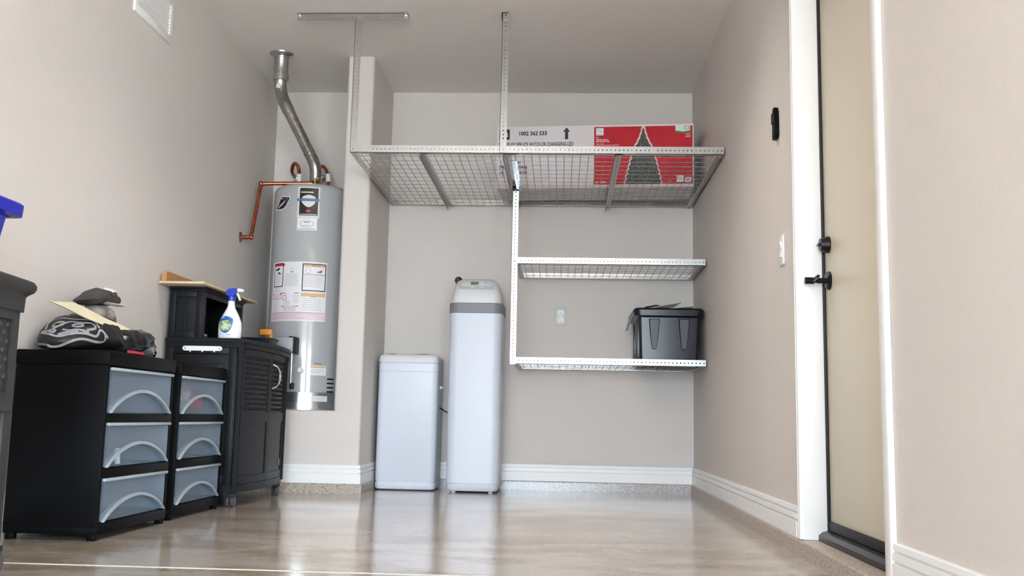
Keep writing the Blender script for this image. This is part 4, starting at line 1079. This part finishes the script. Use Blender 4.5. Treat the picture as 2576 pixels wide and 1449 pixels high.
bm = B(); box(bm, -2.918, -2.687, -1.855, -0.985, 1.1105, 1.1225, 0.001); tag(obj('wood_board', bm, 'woodpale', origin=(-2.8, -1.42, 1.1105)), 'flat pale board lying across the top of the black hutch', 'board')
bm = B(); prism(bm, [(-2.915, -1.835, 1.123), (-2.889, -1.835, 1.123), (-2.889, -1.835, 1.176), (-2.915, -1.835, 1.162)], (0, 0.72, 0)); tag(obj('wood_offcut', bm, 'wood', smooth=0, origin=(-2.9, -1.45, 1.123)), 'brown wood strip standing on the board against the left wall', 'board')
blob('paper_scrap', 'small pale crumpled scrap inside the black hutch', 'paper', 'glovewhite', (-2.765, -1.60, 0.868), 0.016, 2, (1, 2.2, 0.7))
# spray bottle
SX, SY, SZ = -2.607, -1.662, 0.8465
sb = thing('spray_bottle', 'white spray bottle with blue trigger head on the black cabinet', 'bottle', (SX, SY, SZ))
bm = B(); rings = []
for z, rx, ry in ((0.0, 0.050, 0.030), (0.004, 0.056, 0.034), (0.012, 0.060, 0.037), (0.05, 0.061, 0.038), (0.085, 0.059, 0.037), (0.110, 0.050, 0.034), (0.130, 0.040, 0.030), (0.150, 0.029, 0.025), (0.166, 0.021, 0.020), (0.182, 0.0175, 0.0175), (0.205, 0.0165, 0.0165)):
    rings.append([(SX+rx*math.cos(a), SY+ry*math.sin(a), SZ+z) for a in [2*PI*k/32 for k in range(32)]])
loft(bm, rings); body = obj('bottle_body', bm, 'bottle', sb, smooth=50)
bm = B(); lathe(bm, (SX, SY, SZ+0.200), [(0.0195, 0), (0.0195, 0.022), (0.014, 0.026), (0.013, 0.036)], 20)
prism(bm, [(SX-0.032, SY-0.012, SZ+0.236), (SX-0.029, SY-0.012, SZ+0.250), (SX-0.018, SY-0.012, SZ+0.262), (SX+0.004, SY-0.012, SZ+0.268), (SX+0.030, SY-0.012, SZ+0.266), (SX+0.031, SY-0.012, SZ+0.246), (SX+0.018, SY-0.012, SZ+0.232), (SX-0.010, SY-0.012, SZ+0.224)], (0, 0.024, 0))
obj('trigger_head', bm, 'trigger', sb)
bm = B(); tube(bm, [(SX+0.030, SY, SZ+0.257), (SX+0.050, SY, SZ+0.257), (SX+0.062, SY, SZ+0.254)], [0.0105, 0.009, 0.005], 12); obj('nozzle', bm, 'white', sb)
bm = B(); tube(bm, chaikin([(SX+0.024, SY, SZ+0.244), (SX+0.034, SY, SZ+0.232), (SX+0.040, SY, SZ+0.215), (SX+0.046, SY, SZ+0.204)], 2, False), 0.0055, 8); obj('trigger', bm, 'white', sb)
tr = bvh_of(body)
def oval(cx, cz, rx, rz, n=24, p=1.0): return [(cx+rx*math.cos(2*PI*k/n), SY, cz+rz*math.sin(2*PI*k/n)) for k in range(n)]
vd = (0, 1, 0)
bm = B(); o_ = [(SX-0.048, SY, SZ+0.110), (SX-0.030, SY, SZ+0.118), (SX-0.006, SY, SZ+0.118), (SX+0.012, SY, SZ+0.113), (SX+0.024, SY, SZ+0.104), (SX+0.026, SY, SZ+0.088), (SX+0.022, SY, SZ+0.065), (SX+0.012, SY, SZ+0.044), (SX-0.004, SY, SZ+0.031), (SX-0.020, SY, SZ+0.031), (SX-0.036, SY, SZ+0.042), (SX-0.047, SY, SZ+0.060)]
drape_fan(bm, tr, (SX-0.012, SY, SZ+0.075), chaikin(o_, 2), vd, 0.0008, 6); lb = obj('front_label', bm, 'labelblue', sb)
bm = B(); drape_fan(bm, tr, (SX-0.014, SY, SZ+0.070), oval(SX-0.014, SZ+0.070, 0.030, 0.028), vd, 0.0016, 5); obj('label_wreath', bm, 'labelmix', lb)
bm = B(); drape_fan(bm, tr, (SX-0.014, SY, SZ+0.067), oval(SX-0.014, SZ+0.066, 0.014, 0.015), vd, 0.0024, 4); obj('label_centre', bm, 'labelpale', lb)
bm = B(); drape_line(bm, tr, [(SX-0.04+0.003*k, SY, SZ+0.108+0.0004*k) for k in range(8)], 0.004, vd, 0.0024); obj('label_script', bm, 'paper', lb)
bm = B(); drape_line(bm, tr, [(SX-0.004+0.003*k, SY, SZ+0.022) for k in range(8)], 0.005, vd, 0.001); obj('small_print', bm, 'inkgray', sb)
# tray with an orange handled tool
tray = thing('black_tray', 'shallow black tray beside the heater on the cabinet top', 'tray', (-2.66, -1.02, 0.8465))
bm = B()
loft(bm, [rrect(-2.76, -2.575, -1.10, -0.93, 0.847, 0.012), rrect(-2.77, -2.565, -1.11, -0.92, 0.900, 0.014), rrect(-2.766, -2.569, -1.106, -0.924, 0.900, 0.014), rrect(-2.756, -2.579, -1.096, -0.934, 0.851, 0.012)])
obj('tray_body', bm, 'tote', tray)
bm = B(); loft(bm, [rrect(-2.774, -2.561, -1.114, -0.916, 0.893, 0.014), rrect(-2.774, -2.561, -1.114, -0.916, 0.902, 0.014), rrect(-2.764, -2.571, -1.104, -0.926, 0.902, 0.014), rrect(-2.764, -2.571, -1.104, -0.926, 0.893, 0.014)], False, False); obj('tray_rim', bm, 'resin', tray)
tool = thing('hand_tool', 'orange handled tool propped in the black tray', 'tool', (-2.60, -0.98, 0.853))
bm = B(); tube(bm, [(-2.606, -0.965, 0.856), (-2.596, -0.975, 0.93)], 0.011, 10); obj('tool_shaft', bm, 'orange', tool)
bm = B(); box(bm, -2.662, -2.588, -0.99, -0.955, 0.926, 0.962, 0.006); obj('tool_head', bm, 'orange', tool)

# ------------------------------------------------------------------ bag, glove and wrappings on the first drawer unit
ZB = 0.691
bagX = -2.78
ol = [(-3.120, ZB), (-3.140, 0.720), (-3.118, 0.760), (-3.07, 0.800), (-2.98, 0.838), (-2.86, 0.852), (-2.78, 0.848), (-2.72, 0.825), (-2.675, 0.780), (-2.655, 0.72), (-2.66, ZB), (-2.75, ZB), (-2.85, ZB), (-3.0, ZB)]
bm = B(); pillow(bm, chaikin(densify(ol, 2), 1), bagX, 0.135, (-2.86, 0.76), 9, 0.006, 9.0, ZB, 0.9)
bag = tag(obj('carry_bag', bm, 'bag', smooth=60, origin=(bagX, -2.86, ZB)), 'stuffed black bag with grey line print on the drawer unit', 'bag')
tr = bvh_of(bag)
# grey line print on the bag: points found where sight lines of the photo meet the cloth
def sight(u, v):
    d = _r*((u-1288)/2474.77) + _u*((724.5-v)/2474.77) + _f
    return d.normalized()
def bp(U, V):
    d = sight(60+U*0.1518, 700+V*0.1518); o = Vector((-0.87875, -6.67809, 0.47211))
    h, nrm, ix, ds = tr.ray_cast(o, d)
    return (h, nrm) if h is not None else None
def ribbon_on(bm, pts, w, eps=0.0018):
    prev = None
    H_ = [bp(*p) for p in pts]
    for k, hn in enumerate(H_):
        if hn is None: prev = None; continue
        a_ = H_[max(0, k-1)] or hn; b_ = H_[min(len(H_)-1, k+1)] or hn
        t = b_[0]-a_[0]
        if t.length < 1e-6 or t.length > 0.12: prev = None; continue
        sd = t.normalized().cross(hn[1]).normalized()*w/2
        vv = []
        for sg in (-1, 1):
            q, n2, ix, ds = tr.find_nearest(hn[0]+sd*sg)
            vv.append(bm.verts.new(q+n2*eps))
        if prev: bm.faces.new((prev[0], prev[1], vv[1], vv[0]))
        prev = vv
L_ = [[(200, 1085), (380, 1090), (430, 1130), (560, 1130), (680, 1085), (830, 1020), (980, 1000), (1100, 1030), (1200, 1060), (1320, 1060), (1350, 1000), (1340, 940)],
      [(290, 900), (420, 925), (540, 965), (640, 955), (800, 915), (950, 905), (1080, 930), (1190, 975), (1230, 930), (1250, 860), (1300, 870), (1390, 990)],
      [(300, 890), (430, 870), (560, 800), (680, 745), (800, 720), (950, 750), (1100, 740), (1180, 790), (1190, 840), (1040, 860)],
      [(370, 850), (400, 760), (500, 690), (640, 660), (760, 680), (900, 690), (1080, 690), (1180, 730), (1250, 830)],
      [(480, 800), (540, 735), (690, 725), (620, 790), (500, 810), (480, 800)], [(800, 790), (850, 760), (960, 760), (990, 785), (940, 805), (830, 805), (800, 790)],
      [(640, 850), (760, 870), (860, 850), (960, 860), (1080, 900)], [(420, 880), (500, 900), (520, 850)], [(560, 935), (680, 900), (820, 880), (900, 880)], [(330, 800), (430, 680), (620, 610), (760, 620)]]
bm = B()
for pl in L_:
    ribbon_on(bm, densify(chaikin(pl, 2, False), 3, False), 0.0095)
obj('line_print', bm, 'bagline', bag)
# cream strip across the bag
bm = B()
st_ = [(-2.70, -3.285, 0.850), (-2.70, -3.125, 0.866), (-2.66, -2.715, 0.801), (-2.66, -2.87, 0.786)]
a, b_, c_, d_ = [Vector(p) for p in st_]
V = []
for k in range(11):
    f = k/10
    p = a.lerp(d_, f); q = b_.lerp(c_, f)
    w = Vector((0, 0, 0.0015*math.sin(f*9)))
    V.append([bm.verts.new(p+w), bm.verts.new(q+w), bm.verts.new(q+w+Vector((-0.012, 0, 0.002))), bm.verts.new(p+w+Vector((-0.012, 0, 0.002)))])
for r0, r1 in zip(V, V[1:]): ring_faces(bm, r0, r1)
bm.faces.new(V[0]); bm.faces.new(V[-1])
tag(obj('paper_strip', bm, 'strip', origin=(-2.68, -3.0, 0.82)), 'cream paper strip slanting across the black bag', 'strip')
# glove heap
gl = thing('work_glove', 'dark grey glove crumpled on top of the black bag', 'glove', (-2.77, -2.78, 0.85))
g1 = [(-2.985, 0.890), (-2.95, 0.905), (-2.87, 0.945), (-2.80, 0.965), (-2.74, 0.962), (-2.735, 0.945), (-2.665, 0.968), (-2.63, 0.945), (-2.625, 0.912), (-2.70, 0.900), (-2.80, 0.895), (-2.90, 0.878)]
bm = B(); pillow(bm, chaikin(densify(g1, 2), 1), -2.775, 0.055, None, 6, 0.009, 22.0); obj('palm', bm, 'glove', gl, smooth=60)
g2 = [(-2.83, 0.905), (-2.74, 0.908), (-2.63, 0.912), (-2.625, 0.904), (-2.70, 0.900), (-2.78, 0.898)]
bm = B(); pillow(bm, chaikin(densify(g2, 2), 1), -2.745, 0.034, None, 5, 0.002, 20.0); obj('cuff', bm, 'paper', gl, smooth=60)
g3 = [(-2.88, 0.840), (-2.84, 0.895), (-2.76, 0.905), (-2.70, 0.895), (-2.67, 0.865), (-2.62, 0.855), (-2.61, 0.842), (-2.63, 0.825), (-2.75, 0.815)]
bm = B(); pillow(bm, chaikin(densify(g3, 2), 1), -2.79, 0.055, None, 6, 0.009, 24.0); obj('lining', bm, 'glovewhite', gl, smooth=60)
bm = B(); sheet(bm, [(-2.755, -2.745, 0.945), (-2.755, -2.655, 0.962), (-2.775, -2.665, 0.974), (-2.775, -2.74, 0.970)]); obj('white_tab', bm, 'paper', gl, smooth=0)
# black polythene wrap with white print and a red tag
p1 = [(-2.80, ZB), (-2.81, 0.74), (-2.76, 0.785), (-2.70, 0.812), (-2.62, 0.808), (-2.56, 0.814), (-2.49, 0.820), (-2.445, 0.808), (-2.42, 0.775), (-2.405, 0.74), (-2.40, 0.71), (-2.405, ZB), (-2.52, ZB), (-2.66, ZB)]
bm = B(); pillow(bm, chaikin(densify(p1, 2), 1), -2.715, 0.085, (-2.62, 0.74), 8, 0.014, 17.0, ZB, 0.9)
pb = tag(obj('plastic_bag', bm, 'polybag', smooth=60, origin=(-2.715, -2.5, ZB)), 'glossy black plastic bag slumped at the right of the carry bag', 'bag')
tr = bvh_of(pb)
def sight_fan(poly, eps=0.002):
    bm = B(); o = Vector((-0.87875, -6.67809, 0.47211)); n = len(poly)
    cu = sum(p[0] for p in poly)/n; cv = sum(p[1] for p in poly)/n; R_ = []
    for k in range(5):
        row = []
        for (u, v) in poly:
            d = sight(cu+(u-cu)*(1-k/5), cv+(v-cv)*(1-k/5)); h, nrm, ix, ds = tr.ray_cast(o, d)
            if h is None:
                h, nrm, ix, ds = tr.find_nearest(o+d*4.4)
            if nrm.dot(d) > 0: nrm = -nrm
            row.append(bm.verts.new(h+nrm*eps))
        R_.append(row)
    for a, b in zip(R_, R_[1:]): ring_faces(bm, a, b)
    bm.faces.new(R_[-1]); return bm
obj('white_print', sight_fan(densify([(352, 902), (356, 886), (370, 876), (388, 872), (389, 902)], 3)), 'polyprint', pb)
obj('grey_patch', sight_fan(densify([(285, 850), (297, 842), (310, 846), (308, 860), (288, 861)], 3)), 'band', pb)
bm = B(); prism(bm, [(-2.562, -2.95, ZB+0.001), (-2.550, -2.915, ZB+0.001), (-2.550, -2.83, ZB+0.001), (-2.556, -2.805, ZB+0.001), (-2.572, -2.88, ZB+0.001)], (0, 0, 0.010)); tag(obj('red_tag', bm, 'redcloth', smooth=0, origin=(-2.56, -2.88, ZB)), 'red tag at the front edge of the drawer unit below the bags', 'tag')

# ------------------------------------------------------------------ grey cart and blue bin at the left edge
cart = thing('resin_cart', 'weathered grey resin cart at the left edge holding the blue bin', 'cart', (-2.69, -4.25, 0))
ky0, ky1 = -4.62, -3.865
def kbow(y, d): f = (y-(ky0+ky1)/2)/((ky1-ky0)/2); return -2.478+d+0.035*(1-f*f)
def kslab(bm, d, e, z0, z1, n=12, bev=0):
    pts = [(-2.905, ky1+e), (-2.905, ky0-e)]
    for k in range(n+1):
        y = ky0-e+(ky1-ky0+2*e)*k/n; pts.append((kbow(max(ky0, min(ky1, y)), d), y))
    loft(bm, [[(x, y, z) for x, y in pts] for z in (z0, z1)])
def kfoot(d, e, z, n=12):
    pts = [(-2.905, ky1+e, z), (-2.905, ky0-e, z)]
    for k in range(n+1):
        y = ky0-e+(ky1-ky0+2*e)*k/n; pts.append((kbow(max(ky0, min(ky1, y)), d), y, z))
    return pts
bm = B(); loft(bm, [kfoot(d, e, z) for d, e, z in ((0.004, 0.010, 0.752), (0.005, 0.012, 0.796), (0.010, 0.016, 0.803), (0.022, 0.026, 0.812), (0.026, 0.031, 0.822), (0.026, 0.031, 0.832), (0.020, 0.026, 0.843), (0.010, 0.016, 0.848))]); obj('worktop', bm, 'resin_gray', cart, smooth=50)
bm = B(); kslab(bm, -0.012, -0.004, 0.462, 0.774); bx = obj('cupboard', bm, 'resin_gray', cart, smooth=20)
bm = B()
def kcurved(bm, ya, yb, z0, z1, d0, d1, n=8):
    ys = [ya+(yb-ya)*k/n for k in range(n+1)]
    poly = [(kbow(y, d1), y) for y in ys]+[(kbow(y, d0), y) for y in reversed(ys)]
    loft(bm, [[(x, y, z) for x, y in poly] for z in (z0, z1)])
kcurved(bm, ky0, ky0+0.04, 0.462, 0.774, -0.014, -0.002, 2); kcurved(bm, ky1-0.04, ky1, 0.462, 0.774, -0.014, -0.002, 2); kcurved(bm, ky0, ky1, 0.725, 0.774, -0.014, -0.002); kcurved(bm, ky0, ky1, 0.462, 0.515, -0.014, -0.002)
obj('cupboard_frame', bm, 'resin_gray', bx, smooth=20)
bm = B()
for i in range(14):
    for j in range(8):
        y = ky0+0.06+(ky1-ky0-0.12)*(i+(0.5 if j % 2 else 0))/13.5; z = 0.535+0.025*j
        bmesh.ops.create_uvsphere(bm, u_segments=8, v_segments=5, radius=0.010, matrix=Matrix.Translation((kbow(y, -0.0125), y, z)) @ Matrix.Diagonal((0.7, 1, 1, 1)))
o = obj('dimple_panel', bm, 'resin_gray', bx, smooth=60); o['kind'] = 'stuff'
for x, y in ((-2.500, ky1-0.022), (-2.500, ky0+0.022), (-2.885, ky1-0.022), (-2.885, ky0+0.022)):
    bm = B(); box(bm, x-0.022, x+0.022, y-0.022, y+0.022, 0.075, 0.464, 0.006); obj('leg', bm, 'resin_gray', cart)
    caster(cart, x+0.01, y, 0.034)
bm = B(); kslab(bm, -0.006, 0.0, 0.092, 0.130); obj('lower_shelf', bm, 'resin_gray', cart, smooth=20)
bin_ = thing('blue_bin', 'blue plastic bin with red outlined label on the grey cart', 'bin', (-2.68, -4.15, 0.848))
bm = B(); loft(bm, [rrect(-2.86, -2.530, -4.36, -3.945, 0.8485, 0.02), rrect(-2.88, -2.508, -4.39, -3.905, 1.045, 0.03)], True, False); loft(bm, [rrect(-2.876, -2.512, -4.386, -3.909, 1.045, 0.03), rrect(-2.856, -2.534, -4.356, -3.949, 0.853, 0.02)], False, True); bb = obj('bin_body', bm, 'bluebin', bin_)
bm = B(); loft(bm, [rrect(-2.885, -2.503, -4.395, -3.900, 1.030, 0.03), rrect(-2.905, -2.480, -4.42, -3.868, 1.033, 0.04), rrect(-2.907, -2.478, -4.422, -3.866, 1.066, 0.04), rrect(-2.900, -2.485, -4.415, -3.872, 1.072, 0.04), rrect(-2.876, -2.512, -4.386, -3.909, 1.072, 0.03)], False, False); obj('rim', bm, 'bluebin', bin_)
def bf(y, z, off): f = (z-0.8485)/0.1965; return Vector((-2.530+0.022*f+off, y, z))
def ring2(bm, y0, y1, z0, z1, w, off):
    for a, b2, c2, d2 in ((y0, y1, z0, z0+w), (y0, y1, z1-w, z1), (y0, y0+w, z0, z1), (y1-w, y1, z0, z1)):
        prism(bm, [bf(a, c2, off), bf(b2, c2, off), bf(b2, d2, off), bf(a, d2, off)], (0.0005, 0, 0))
bm = B(); prism(bm, [bf(-4.25, 0.905, 0.001), bf(-3.975, 0.905, 0.001), bf(-3.975, 1.0, 0.001), bf(-4.25, 1.0, 0.001)], (0.0006, 0, 0)); ll = obj('bin_label', bm, 'navy', bin_, smooth=0)
bm = B(); ring2(bm, -4.255, -3.970, 0.900, 1.005, 0.005, 0.0018); obj('label_border', bm, 'inkred', ll, smooth=0)

# ------------------------------------------------------------------ shop light and added fill light on the ceiling (out of the picture)
for i, (x, y, lb_) in enumerate(((-1.4, -4.1, 'long white shop light on the ceiling in front of the rack'), (-1.25, -2.5, 'added long white fill light on the ceiling above the middle of the floor'))):
    t = thing('ceiling_light', lb_, 'light', (x, y, 2.67), 'shop lights')
    bm = B(); box(bm, x-0.65, x+0.65, y-0.06, y+0.06, 2.665, 2.738, 0.006); obj('housing', bm, 'white', t)
# driveway outside the garage doors
bm = B(); box(bm, -8, 12, -26, YF-0.1, -0.12, -0.02); struct(obj('floor_driveway', bm, mat('concrete driveway', (190, 184, 174), 0.8, var=0.05)))
